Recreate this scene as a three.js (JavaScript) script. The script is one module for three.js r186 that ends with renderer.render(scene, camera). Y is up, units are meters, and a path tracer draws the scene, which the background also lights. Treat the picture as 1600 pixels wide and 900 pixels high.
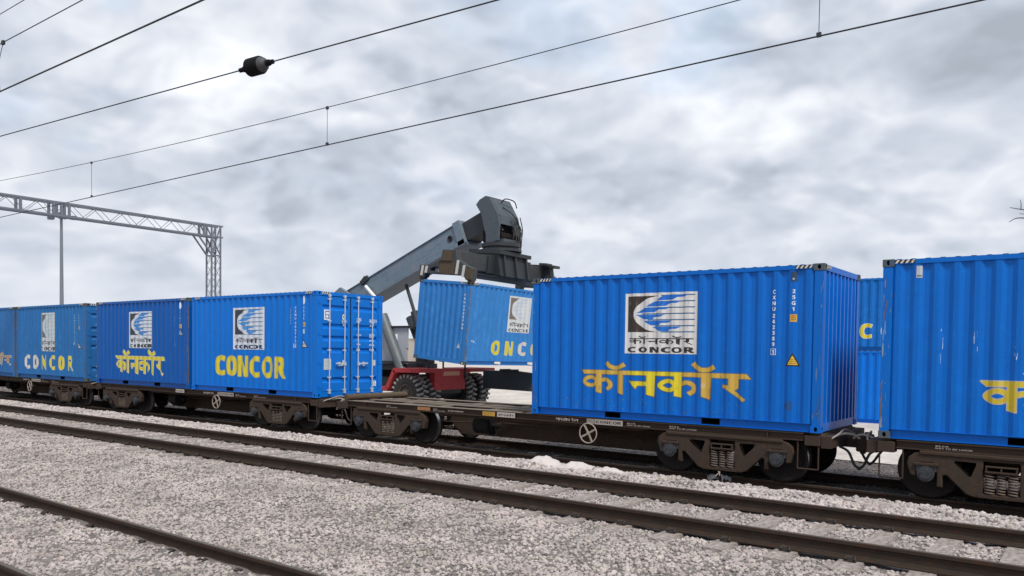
import * as THREE from 'three';
import { mergeGeometries } from 'three/addons/utils/BufferGeometryUtils.js';
import { RoundedBoxGeometry } from 'three/addons/geometries/RoundedBoxGeometry.js';
import { createNoise2D, createNoise3D } from 'simplex-noise';

// ---------------------------------------------------------------- camera, sky, sun, exposure
// x runs along the tracks, y up from the rail head of the loading track, z towards the camera
const scene = new THREE.Scene();
const renderer = new THREE.WebGLRenderer({ antialias: true });
renderer.toneMapping = THREE.LinearToneMapping;
renderer.toneMappingExposure = 2.0;
renderer.shadowMap.enabled = true;
const F = 1238.236, CY = 587.16, PITCH = -1.78359, ROLL = -0.755778, YAW = -36.9056, D2R = Math.PI / 180;
const camera = new THREE.PerspectiveCamera(2 * Math.atan(CY / F) / D2R, 1600 / (2 * CY), 0.1, 6000);
camera.position.set(9.929, 2.29, 15.141);
function viewDir(px, py) {                       // direction of a point of the picture, for aiming the camera and the clouds
  const x3 = (px - 800) / F, y3 = (CY - py) / F, cr = Math.cos(ROLL * D2R), sr = Math.sin(ROLL * D2R), cp = Math.cos(PITCH * D2R), sp = Math.sin(PITCH * D2R);
  const x = x3 * cr + y3 * sr, y2 = -x3 * sr + y3 * cr, y = y2 * cp + sp, f = -y2 * sp + cp;
  const dx = Math.cos(YAW * D2R), dz = Math.sin(YAW * D2R);
  return new THREE.Vector3(x * dx + f * dz, y, -(x * -dz + f * dx));
}
{
  const c = viewDir(800, CY), r = viewDir(800 + F, CY).sub(c), u = viewDir(800, CY - F).sub(c);
  camera.quaternion.setFromRotationMatrix(new THREE.Matrix4().makeBasis(r, u, c.clone().negate()));
}
camera.setViewOffset(1600, 2 * CY, 0, 0, 1600, 900);
camera.updateProjectionMatrix();
scene.add(camera);

let seed = 12345;
const rnd = () => { seed = (seed * 1664525 + 1013904223) >>> 0; return seed / 4294967296; };
const rr = (a, b) => a + (b - a) * rnd();
const n2 = createNoise2D(rnd), n3 = createNoise3D(rnd);
const clamp = (v, a = 0, b = 1) => Math.min(b, Math.max(a, v));
const smooth = (a, b, v) => { const t = clamp((v - a) / (b - a)); return t * t * (3 - 2 * t); };
const mix = (a, b, t) => a + (b - a) * t;
const fbm3 = (x, y, z, o = 5) => { let s = 0, a = 0.5, f = 1; for (let i = 0; i < o; i++) { s += a * n3(x * f, y * f, z * f); a *= 0.52; f *= 2.07; } return s; };
const fbm2 = (x, y, o = 4) => { let s = 0, a = 0.5, f = 1; for (let i = 0; i < o; i++) { s += a * n2(x * f, y * f); a *= 0.5; f *= 2.1; } return s; };

const SKY = 0.326;                                // brightness of the cloud deck before exposure
function makeSky() {
  const w = 2048, h = 1024, data = new Float32Array(w * h * 4), d = new THREE.Vector3();
  // clouds of the deck: direction, angular size (x, y in degrees), brightness
  const blobs = [[385, 150, 9, 5, 0.16], [560, 240, 7, 2.2, -0.2], [470, 300, 6, 2, -0.08], [1250, 190, 7, 3.5, 0.12], [1300, 258, 8, 1.6, -0.19], [1110, 300, 7, 2, -0.16],
    [1570, 60, 5, 4, -0.17], [1380, 120, 6, 3, -0.05], [150, 240, 7, 2, -0.1], [90, 395, 5, 1.6, -0.13], [150, 350, 4, 1.5, 0.08], [600, 270, 3, 2, 0.08], [300, 420, 4, 1.3, 0.07], [60, 100, 7, 4, 0.06],
    [720, 40, 6, 1.8, -0.06], [870, 190, 6, 3, 0.05], [560, 60, 7, 2, -0.05]].map(([x, y, a, b, k]) => { const v = viewDir(x, y).normalize(); return [Math.atan2(v.z, v.x), Math.asin(v.y), a * D2R, b * D2R, k]; });
  for (let j = 0; j < h; j++) for (let i = 0; i < w; i++) {
    const el = ((j + 0.5) / h - 0.5) * Math.PI, az = ((i + 0.5) / w - 0.5) * 2 * Math.PI, o = (j * w + i) * 4;
    d.set(Math.cos(el) * Math.cos(az), Math.sin(el), Math.cos(el) * Math.sin(az));
    const e = Math.max(d.y, 0), q = 1 / (0.55 + e), X = d.x * q, Y = d.y * 1.9 * q, Z = d.z * q;      // cloud masses, flattened towards the horizon
    const wx = 0.35 * fbm3(X * 1.6, Y * 1.6, Z * 1.6 + 3, 4), wy = 0.35 * fbm3(X * 1.6 + 7, Y * 1.6, Z * 1.6, 4);
    const big = fbm3(X * 1.9 + wx, Y * 1.9 + wy, Z * 1.9 + wx, 5), fine = fbm3(X * 6 + wx * 3, Y * 6 + wy * 3, Z * 6, 5);
    const billow = 1 - Math.abs(fbm3(X * 3.4 + wy, Y * 3.4 + wx, Z * 3.4 + 11, 5)) * 2.4;
    let v = 0.645 + 0.23 * big + 0.09 * fine + 0.11 * (billow - 0.5);
    v += 0.09 * smooth(0.08, 0.3, fbm3(X * 2.6 - wy, Y * 2.6 + wx, Z * 2.6 + 5, 5));
    for (const [a, b, sa, sb, k] of blobs) {
      let da = az - a; if (da > Math.PI) da -= 2 * Math.PI; if (da < -Math.PI) da += 2 * Math.PI;
      const q = (da * Math.cos(el) / sa) ** 2 + ((el - b) / sb) ** 2;
      if (q < 8) v += k * Math.exp(-q) * (1 + 1.2 * fine);
    }
    v = mix(v, 0.73, 0.62 * smooth(0.2, 0.0, e));
    v = clamp(v, 0.42, 0.95);
    const blue = smooth(0.16, 0.42, fbm3(X * 1.7 + 4, Y * 1.7, Z * 1.7 - wx, 4)) * smooth(0.12, 0.3, e);     // thin places where the blue comes through
    const k = SKY * 1.72;
    data[o] = k * v * mix(0.955, 0.88, blue) * mix(0.955, 1.02, smooth(0.55, 0.85, v));
    data[o + 1] = k * v * mix(1.0, 0.985, blue);
    data[o + 2] = k * v * mix(1.125, 1.18, blue) * mix(1.03, 0.95, smooth(0.5, 0.85, v));
    data[o + 3] = 1;
    if (el < 0) { const t = smooth(0, -0.08, el); data[o] = mix(data[o], SKY * 0.75, t); data[o + 1] = mix(data[o + 1], SKY * 0.72, t); data[o + 2] = mix(data[o + 2], SKY * 0.7, t); }
  }
  const t = new THREE.DataTexture(data, w, h, THREE.RGBAFormat, THREE.FloatType);
  t.mapping = THREE.EquirectangularReflectionMapping; t.magFilter = t.minFilter = THREE.LinearFilter; t.needsUpdate = true;
  return t;
}
scene.background = makeSky();
scene.environment = scene.background;
const sun = new THREE.DirectionalLight(new THREE.Color(1, 0.955, 0.89), 1.5);
sun.position.set(-6 + 36, 58, 23); sun.target.position.set(-6, 0, 0);
sun.castShadow = true; sun.shadow.radius = 22; sun.shadow.mapSize.set(4096, 4096);
Object.assign(sun.shadow.camera, { left: -50, right: 50, top: 50, bottom: -50, near: 1, far: 160 });
scene.add(sun, sun.target);

// ---------------------------------------------------------------- helpers
const counts = {};
const numbered = (n) => { counts[n] = (counts[n] ?? -1) + 1; return counts[n] ? `${n}_${String(counts[n]).padStart(3, '0')}` : n; };
function tag(o, label, category, group) { o.name = numbered(o.name); o.userData.label = label; o.userData.category = category; if (group) o.userData.group = group; scene.add(o); return o; }
function thing(name, label, category, [x, y, z] = [0, 0, 0], group) { const g = new THREE.Group(); g.name = name; g.position.set(x, y, z); return tag(g, label, category, group); }
const clean = (g) => { const q = g.index ? g.toNonIndexed() : g; for (const k of Object.keys(q.attributes)) if (!['position', 'normal', 'uv'].includes(k)) q.deleteAttribute(k); if (!q.attributes.uv) q.setAttribute('uv', new THREE.Float32BufferAttribute(new Float32Array(q.attributes.position.count * 2), 2)); q.groups = []; return q; };
const join = (list) => (list.length === 1 ? clean(list[0]) : mergeGeometries(list.map(clean)));
function part(name, geo, mat, parent) { const m = new THREE.Mesh(Array.isArray(geo) ? join(geo) : geo, mat); m.name = name; m.castShadow = m.receiveShadow = true; parent.add(m); return m; }
function sub(name, parent) { const g = new THREE.Group(); g.name = name; parent.add(g); return g; }
function structure(name, geo, mat) { const m = part(name, geo, mat, scene); m.userData.kind = 'structure'; return m; }
const at = (g, x, y, z) => { g.translate(x, y, z); return g; };
const box = (x0, x1, y0, y1, z0, z1) => at(new THREE.BoxGeometry(x1 - x0, y1 - y0, z1 - z0), (x0 + x1) / 2, (y0 + y1) / 2, (z0 + z1) / 2);
const rbox = (x0, x1, y0, y1, z0, z1, r = 0.01) => at(new RoundedBoxGeometry(x1 - x0, y1 - y0, z1 - z0, 2, r), (x0 + x1) / 2, (y0 + y1) / 2, (z0 + z1) / 2);
const V = (x, y, z) => new THREE.Vector3(x, y, z);
function between(g, a, b) { const d = b.clone().sub(a), q = new THREE.Quaternion().setFromUnitVectors(V(0, 1, 0), d.clone().normalize()); g.applyQuaternion(q); const m = a.clone().add(b).multiplyScalar(0.5); return at(g, m.x, m.y, m.z); }
const rod = (a, b, r, seg = 8, r2 = r) => between(new THREE.CylinderGeometry(r2, r, a.distanceTo(b), seg), a, b);
function strut(a, b, w, h, up = V(0, 1, 0)) {        // square bar from a to b, h measured near "up", w across
  const d = b.clone().sub(a), x = d.clone().normalize(), z = x.clone().cross(up).normalize(), y = z.clone().cross(x), m = a.clone().add(b).multiplyScalar(0.5);
  const g = new THREE.BoxGeometry(d.length(), h, w); g.applyMatrix4(new THREE.Matrix4().makeBasis(x, y, z)); return at(g, m.x, m.y, m.z);
}
const tube = (pts, r, n = 20, seg = 7) => new THREE.TubeGeometry(new THREE.CatmullRomCurve3(pts.map((p) => V(...p))), n, r, seg);
function plate(pts, z0, z1, bevel = 0, holes = []) {   // outline in x, y pulled out from z0 to z1
  const s = new THREE.Shape(pts.map(([x, y]) => new THREE.Vector2(x, y)));
  for (const h of holes) s.holes.push(new THREE.Path(h.map(([x, y]) => new THREE.Vector2(x, y))));
  return at(new THREE.ExtrudeGeometry(s, { depth: z1 - z0 - 2 * bevel, bevelEnabled: bevel > 0, bevelThickness: bevel, bevelSize: bevel, bevelOffset: -bevel, bevelSegments: 2, curveSegments: 8 }), 0, 0, z0 + bevel);
}
const disc = (r, len, axis, x, y, z, seg = 24, r2 = r) => { const g = new THREE.CylinderGeometry(r2, r, len, seg); if (axis === 'x') g.rotateZ(-Math.PI / 2); if (axis === 'z') g.rotateX(Math.PI / 2); return at(g, x, y, z); };

function canvas(w, h, draw) {
  const c = document.createElement('canvas'); c.width = w; c.height = h; const g = c.getContext('2d'); draw(g, w, h);
  const t = new THREE.CanvasTexture(c); t.colorSpace = THREE.SRGBColorSpace; t.anisotropy = 8; return t;
}
function noiseTexture(size, fn, srgb = true) {
  const d = new Uint8Array(size * size * 4);
  for (let j = 0; j < size; j++) for (let i = 0; i < size; i++) { const c = fn(i / size, j / size, i, j), o = (j * size + i) * 4; d[o] = clamp(c[0]) * 255; d[o + 1] = clamp(c[1]) * 255; d[o + 2] = clamp(c[2]) * 255; d[o + 3] = 255; }
  const t = new THREE.DataTexture(d, size, size); t.wrapS = t.wrapT = THREE.RepeatWrapping; t.magFilter = THREE.LinearFilter; t.minFilter = THREE.LinearMipmapLinearFilter; t.generateMipmaps = true; if (srgb) t.colorSpace = THREE.SRGBColorSpace; t.needsUpdate = true; return t;
}
// noise that tiles: a torus in four numbers would be nicer, two crossing circles are enough
const tileN = (u, v, f, k) => { const a = u * 2 * Math.PI, b = v * 2 * Math.PI; return 0.5 * (n3(f * Math.cos(a), f * Math.sin(a), k + f * Math.cos(b)) + n3(f * Math.sin(b), k * 1.7 + f * Math.cos(a), f * Math.sin(a + 1))); };

// ---------------------------------------------------------------- materials
const std = (r, g, b, rough = 0.7, metal = 0, more = {}) => new THREE.MeshPhysicalMaterial({ color: new THREE.Color().setRGB(r, g, b), roughness: rough, metalness: metal, specularIntensity: rough >= 0.7 ? 0.35 : 1, ...more });   // dusty surfaces have little sheen
const grime = noiseTexture(512, (u, v) => { const n = 0.5 + 0.28 * tileN(u, v, 1.3, 1) + 0.2 * tileN(u, v, 4, 2) + 0.16 * tileN(u, v, 14, 3); const r = smooth(0.5, 0.8, n); return [mix(0.72, 1, n) * mix(0.92, 1, r), mix(0.66, 0.96, n) * mix(0.9, 1, 1 - r), mix(0.62, 0.93, n) * mix(0.85, 1, 1 - r)]; });
const grimeGrey = noiseTexture(256, (u, v) => { const n = 0.84 + 0.16 * tileN(u, v, 2, 61) + 0.14 * tileN(u, v, 8, 62) + 0.12 * tileN(u, v, 20, 63); return [n, n * 0.985, n * 0.97]; });
const roughN = noiseTexture(256, (u, v) => { const n = 0.5 + 0.3 * tileN(u, v, 3, 5) + 0.3 * tileN(u, v, 12, 6); return [n, n, n]; }, false);
const rep = (t, x, y) => { const c = t.clone(); c.repeat.set(x, y); c.needsUpdate = true; return c; };
const M = {
  frame: std(0.09, 0.062, 0.053, 0.85, 0, { map: grime, bumpMap: roughN, bumpScale: 0.002 }),
  deck: std(0.30, 0.25, 0.225, 0.85, 0, { map: grime }),
  bogie: std(0.09, 0.062, 0.052, 0.8, 0, { map: grime, bumpMap: roughN, bumpScale: 0.003 }),
  wheel: std(0.022, 0.018, 0.017, 0.7, 0.1), tread: std(0.5, 0.48, 0.46, 0.35, 0.9),
  spring: std(0.15, 0.115, 0.095, 0.75, 0.1), axlebox: std(0.045, 0.048, 0.055, 0.55, 0.2),
  dark: std(0.014, 0.012, 0.012, 0.85), handwheel: std(0.33, 0.275, 0.235, 0.7), hose: std(0.3, 0.27, 0.24, 0.7), hoseBlack: std(0.03, 0.03, 0.03, 0.6),
  railTop: std(0.17, 0.135, 0.118, 0.6, 0.2, { map: grime }), rail: std(0.072, 0.05, 0.043, 0.75, 0.15, { map: grime }), sleeper: std(0.42, 0.375, 0.355, 0.95, 0, { map: rep(grimeGrey, 1.3, 1.3), bumpMap: roughN, bumpScale: 0.004 }), clip: std(0.05, 0.042, 0.038, 0.8),
  galv: std(0.17, 0.192, 0.225, 0.6, 0.2), galvDark: std(0.10, 0.115, 0.14, 0.6, 0.3), wire: std(0.03, 0.03, 0.035, 0.6, 0.2), insulator: std(0.006, 0.006, 0.007, 0.75), insulatorGrey: std(0.06, 0.06, 0.065, 0.6),
  boom: std(0.25, 0.33, 0.45, 0.55, 0.1, { map: grime }), boomDark: std(0.04, 0.047, 0.06, 0.6, 0.1, { map: grime }), spreader: std(0.075, 0.08, 0.09, 0.6, 0.1, { map: grime }), rusty: std(0.155, 0.115, 0.085, 0.85, 0, { map: grime }),
  navy: std(0.05, 0.068, 0.10, 0.6, 0, { map: grime }), headSteel: std(0.105, 0.132, 0.175, 0.55, 0.1, { map: grime }), red: std(0.68, 0.07, 0.085, 0.6, 0, { map: grime }), tyre: std(0.052, 0.049, 0.047, 0.9), tyreDust: std(0.30, 0.285, 0.27, 0.95), rim: std(0.12, 0.10, 0.085, 0.8), chrome: std(0.75, 0.76, 0.78, 0.25, 0.7), barrel: std(0.2, 0.235, 0.28, 0.5, 0.1, { map: grime }), cab: std(0.42, 0.44, 0.47, 0.5), cream: std(0.72, 0.66, 0.56, 0.8), white: std(0.78, 0.78, 0.78, 0.6),
  glass: new THREE.MeshPhysicalMaterial({ color: 0xffffff, roughness: 0.03, transmission: 1, thickness: 0, ior: 1.5 }),
  casting: std(0.13, 0.17, 0.21, 0.8, 0, { map: grime }), steelBar: std(0.52, 0.58, 0.64, 0.4, 0.3), bark: std(0.12, 0.10, 0.09, 0.9), sand: std(0.58, 0.53, 0.5, 1, 0, { bumpMap: roughN, bumpScale: 0.01 }),
};

// ---------------------------------------------------------------- ground
const MID_Y = 0.4, MID_Z = 5.79, FRONT_Y = 0.1, FRONT_Z = 11.04, YARD_Y = -0.15;
const KEYS = [[-5.2, -0.2], [-4.2, -0.18], [-2.1, -0.19], [-1.5, -0.17], [1.35, -0.18], [1.75, -0.13], [2.7, 0.135], [3.2, 0.2], [4.0, 0.205], [4.75, 0.195], [5.1, 0.193], [6.5, 0.19], [6.85, 0.19], [7.5, 0.2], [8.6, 0.06], [9.3, -0.05], [13, -0.06], [14.2, -0.25], [30, -0.4]];
function profile(z) { for (let i = 1; i < KEYS.length; i++) if (z <= KEYS[i][0]) { const [a, b] = [KEYS[i - 1], KEYS[i]]; return mix(a[1], b[1], smooth(a[0], b[0], z)); } return KEYS.at(-1)[1]; }
function bedY(x, z) {
  let y = profile(z) + 0.018 * n2(x * 1.1, z * 1.1) + 0.01 * n2(x * 3.1, z * 3.1 + 7);
  if (z > 2 && z < 4.2) y += 0.035 * n2(x * 0.8 + 5, z * 0.6) * smooth(2, 2.8, z) * smooth(4.4, 3.6, z);
  return y;
}
const groundMat = std(0.38, 0.35, 0.335, 1);
structure('ground', (() => { const g = new THREE.PlaneGeometry(6000, 6000); g.rotateX(-Math.PI / 2); return at(g, 0, -0.62, 0); })(), groundMat);
{
  const tex = noiseTexture(512, (u, v) => { const n = 0.86 + 0.08 * tileN(u, v, 1.5, 21) + 0.06 * tileN(u, v, 6, 22) + 0.06 * tileN(u, v, 20, 23); return [n, n * 0.985, n * 0.96]; });
  tex.repeat.set(60, 40);
  const g = new THREE.PlaneGeometry(900, 600); g.rotateX(-Math.PI / 2);
  structure('yard_ground', at(g, -60, YARD_Y, -304.3), std(0.72, 0.68, 0.65, 0.95, 0, { map: tex, bumpMap: rep(roughN, 300, 200), bumpScale: 0.01 }));
}
{
  const x0 = -62, x1 = 26, nx = 700, nz = 210, pos = [], col = [], idx = [], uv = [];
  const zs = []; for (let j = 0; j <= nz; j++) zs.push(-4.9 + (j / nz) * 22.3);
  for (let j = 0; j <= nz; j++) for (let i = 0; i <= nx; i++) {
    const x = x0 + (i / nx) * (x1 - x0), z = zs[j];
    pos.push(x, bedY(x, z), z); uv.push(x, z);
    const oilShade = smooth(1.95, 1.55, z + 0.18 * n2(x * 2.1, z * 2) + 0.12 * n2(x * 7, z * 7)) * (1 - 0.45 * smooth(-1.5, -2.1, z + 0.3 * n2(x, z))), n = 0.85 + 0.12 * n2(x * 0.5, z * 0.7) + 0.12 * n2(x * 4, z * 4);  // oily soil under the wagons, with the wagon shade painted in as well
    col.push(mix(0.38, 0.06, oilShade) * n, mix(0.335, 0.05, oilShade) * n, mix(0.315, 0.045, oilShade) * n);  // behind the train: grey gravel, its colour darkened to imitate shade
  }
  for (let j = 0; j < nz; j++) for (let i = 0; i < nx; i++) { const a = j * (nx + 1) + i, b = a + 1, c = a + nx + 1, d = c + 1; idx.push(a, c, b, b, c, d); }
  const g = new THREE.BufferGeometry(); g.setAttribute('position', new THREE.Float32BufferAttribute(pos, 3)); g.setAttribute('color', new THREE.Float32BufferAttribute(col, 3)); g.setAttribute('uv', new THREE.Float32BufferAttribute(uv, 2)); g.setIndex(idx); g.computeVertexNormals();
  const grit = noiseTexture(512, (u, v) => { const n = 0.8 + 0.25 * tileN(u, v, 9, 31) + 0.25 * tileN(u, v, 30, 32); return [n, n, n]; });
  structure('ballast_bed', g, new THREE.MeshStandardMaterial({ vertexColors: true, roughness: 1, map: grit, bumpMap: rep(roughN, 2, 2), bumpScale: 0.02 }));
}
// loose stones
{
  const shapes = [0, 1, 2, 3].map((k) => {
    const g = new THREE.IcosahedronGeometry(0.5, 0), p = g.attributes.position, seen = {};
    for (let i = 0; i < p.count; i++) { const key = [p.getX(i), p.getY(i), p.getZ(i)].map((v) => v.toFixed(3)).join(); seen[key] ??= [rr(0.72, 1.25), rr(0.72, 1.25), rr(0.72, 1.25)]; const s = seen[key]; p.setXYZ(i, p.getX(i) * s[0], p.getY(i) * s[1] * [0.75, 0.6, 0.85, 0.7][k], p.getZ(i) * s[2]); }
    g.computeVertexNormals(); return g;
  });
  const lists = [[], [], [], []], P = camera.position, inv = camera.quaternion.clone().invert(), v = V(0, 0, 0);
  const put = (x, z, s, c) => lists[Math.floor(rnd() * 4)].push([x, bedY(x, z) + s * rr(-0.05, 0.22), z, s, c]);
  const seen = (x, z, m) => { v.set(x, 0, z).sub(P).applyQuaternion(inv); return v.z < 0 && Math.abs(v.x / -v.z) < 0.70 * m + 1.2 / -v.z && v.y / -v.z > -0.40; };
  const scatter = (xa, xb, za, zb, dens, sa, sb, tone) => {
    const n = Math.round((xb - xa) * (zb - za) * dens);
    for (let i = 0; i < n; i++) {
      const x = rr(xa, xb), z = rr(za, zb); if (!seen(x, z, 1.04)) continue;
      const onMid = Math.abs(z - MID_Z) < 1.12 && Math.abs(((x + 1000.2) % 0.65) - 0.325) > 0.2, onFront = Math.abs(z - FRONT_Z) < 1.3 && Math.abs(((x + 1000.2) % 0.65) - 0.325) > 0.2;
      if ((onMid || onFront) && rnd() < 0.5) continue;
      if (Math.abs(Math.abs(z - MID_Z) - 0.87) < 0.09 || Math.abs(Math.abs(z - FRONT_Z) - 0.87) < 0.09 || Math.abs(Math.abs(z) - 0.87) < 0.09) continue;
      const t = tone(x, z), k = t * (rnd() < 0.1 ? rr(0.45, 0.65) : rr(0.76, 1.14)); put(x, z, rr(sa, sb) * (rnd() < 0.06 ? 1.5 : 1), [k * rr(0.43, 0.46), k * rr(0.376, 0.405), k * rr(0.348, 0.382)]);
    }
  };
  const pale = (x, z) => 0.92 + 0.16 * n2(x * 0.7, z * 0.9);
  const dirtyShade = (x, z) => 0.22 + 0.08 * n2(x * 2, z * 2);  // soiled stones, toned down further to carry the under-wagon shade
  for (const [xa, xb, f, g] of [[-5, 12, 1, 1], [-14, -5, 0.75, 1.1], [-28, -14, 0.45, 1.35], [-46, -28, 0.2, 1.8]]) {
    scatter(xa, xb, 7.0, 14, 760 * f, 0.026 * g, 0.054 * g, pale);
    scatter(xa, xb, 4.2, 7.0, 700 * f, 0.026 * g, 0.052 * g, pale);
    scatter(xa, xb, 1.95, 4.2, 520 * f, 0.035 * g, 0.08 * g, (x, z) => 1.12 * pale(x, z));
    scatter(xa, xb, -1.5, 1.9, 130 * f, 0.02 * g, 0.05 * g, dirtyShade); scatter(xa, xb, -4.6, -1.5, 160 * f, 0.02 * g, 0.06 * g, (x, z) => 0.5 + 0.15 * n2(x, z));
  }
  const m4 = new THREE.Matrix4(), q = new THREE.Quaternion(), c = new THREE.Color();
  const stoneMat = new THREE.MeshStandardMaterial({ color: 0xffffff, roughness: 0.95 });
  let total = 0;
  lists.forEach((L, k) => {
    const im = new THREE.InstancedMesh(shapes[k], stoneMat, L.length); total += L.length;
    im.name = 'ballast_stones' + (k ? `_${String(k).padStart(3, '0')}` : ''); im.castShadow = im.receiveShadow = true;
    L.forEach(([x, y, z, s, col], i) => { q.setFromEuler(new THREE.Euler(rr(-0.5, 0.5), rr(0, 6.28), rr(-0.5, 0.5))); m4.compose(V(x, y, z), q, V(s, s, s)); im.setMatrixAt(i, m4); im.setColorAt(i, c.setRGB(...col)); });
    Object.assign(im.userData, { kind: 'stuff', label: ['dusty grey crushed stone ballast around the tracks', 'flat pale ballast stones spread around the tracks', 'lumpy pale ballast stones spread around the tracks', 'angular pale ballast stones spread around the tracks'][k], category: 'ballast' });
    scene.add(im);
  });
  console.log('stones', total);
}

// ---------------------------------------------------------------- tracks
const railGeo = (() => {
  const h = 0.172, s = [[0.034, 0], [0.034, -0.032], [0.012, -0.046], [0.0085, -0.08], [0.0085, -0.13], [0.02, -0.152], [0.075, -0.162], [0.075, -h]];
  const pts = [[0.024, 0.002], ...s, ...s.map(([x, y]) => [-x, y]).reverse(), [-0.024, 0.002]];
  return (len) => { const g = plate(pts, 0, len); g.rotateY(Math.PI / 2); return g; };
})();
const sleeperGeo = (() => { const g = plate([[-0.12, -0.03], [-0.115, 0], [0.115, 0], [0.12, -0.03], [0.12, -0.2], [-0.12, -0.2]], -1.35, 1.35, 0.008); return clean(g); })();
const clipGeo = (s) => join([box(-0.055, 0.055, 0, 0.012, s * 0.076, s * 0.15).clone(), tube([[-0.04, 0.02, s * 0.15], [-0.04, 0.045, s * 0.1], [0, 0.03, s * 0.06], [0.04, 0.045, s * 0.1], [0.045, 0.02, s * 0.16]], 0.011, 10, 5), box(-0.025, 0.025, 0, 0.05, s * 0.1, s * 0.145)]);
const clipIn = clipGeo(-1), clipOut = clipGeo(1);
function track(label, y, z, xa, xb, clipsFrom, clipsTo) {
  const t = thing('railway_track', label, 'track', [0, y, z]); t.userData.kind = 'structure';
  for (const s of [-1, 1]) part('rail', railGeo(xb - xa).translate(xa, 0, s * 0.872), M.rail, t), part('rail_top', box(xa, xb, 0.0025, 0.006, s * 0.872 - 0.022, s * 0.872 + 0.022), M.railTop, t);
  for (let k = Math.ceil((xa + 0.2) / 0.65); k * 0.65 + 0.125 < xb; k++) {
    const x = k * 0.65 + 0.125; if (x < xa) continue;
    const m = part('sleeper', sleeperGeo, M.sleeper, t); m.position.set(x, -0.176, 0);
    if (x > clipsFrom && x < clipsTo) for (const s of [-1, 1]) for (const g of [clipIn, clipOut]) { const c = part('rail_clip', g, M.clip, m); c.position.set(0, 0.002, s * 0.872); }
  }
  return t;
}
track('rusty loading track under the container wagons', 0, 0, -60, 22, 100, 100);
track('empty ballasted track with concrete sleepers in front of the wagons', MID_Y, MID_Z, -60, 16, -22, 8);
track('nearest track, its rail crossing the lower left corner', FRONT_Y, FRONT_Z, -60, 14, -4, 6);
// pale heaps and a scrap on the shoulder
for (const [x, z, r, h, label] of [[1.62, 3.05, 0.34, 0.2, 'smooth pale sand heap on the ballast shoulder, leftmost of three'], [2.3, 3.0, 0.36, 0.17, 'smooth pale sand heap, middle one of three beside the rail'], [2.95, 3.0, 0.33, 0.15, 'low pale sand heap, rightmost of three beside the rail']]) {
  const g = new THREE.SphereGeometry(1, 28, 12, 0, 2 * Math.PI, 0, Math.PI / 2), p = g.attributes.position;
  for (let i = 0; i < p.count; i++) { const X = p.getX(i), Z = p.getZ(i), d = Math.hypot(X, Z), k = 1 + 0.15 * n2(X * 1.6 + x, Z * 1.6); p.setXYZ(i, X * r * 1.2 * k, h * (1 - d * d) * (1 - d * 0.25) * k + 0.012 * n2(X * 6, Z * 6 + x), Z * r * k); }
  g.computeVertexNormals(); const m = new THREE.Mesh(g, M.sand); m.name = 'sand_heap'; m.castShadow = m.receiveShadow = true; m.position.set(x, bedY(x, z) - 0.03, z); tag(m, label, 'heap', 'sand heaps on the ballast shoulder');
}
{
  const t = thing('scrap', 'crumpled dark scrap of sheeting lying on pale ballast', 'scrap', [4.78, bedY(4.78, 2.45) + 0.05, 2.45]);
  const g = new THREE.PlaneGeometry(0.36, 0.26, 9, 7), p = g.attributes.position; g.rotateX(-Math.PI / 2);
  for (let i = 0; i < p.count; i++) p.setXYZ(i, p.getX(i) * (1 + 0.2 * n2(i, 3)), 0.075 + 0.085 * n2(p.getX(i) * 9, p.getZ(i) * 9), p.getZ(i) * (1 + 0.25 * n2(i, 8)));
  g.computeVertexNormals(); part('sheet', g, std(0.035, 0.037, 0.042, 0.5, 0, { side: THREE.DoubleSide }), t);
  part('stick', rod(V(-0.17, -0.01, 0.05), V(0.0, 0.17, -0.03), 0.012, 6), M.handwheel, t);
  part('stick', rod(V(0.09, 0.0, 0.08), V(-0.03, 0.18, -0.02), 0.01, 6), M.handwheel, t);
}

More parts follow.
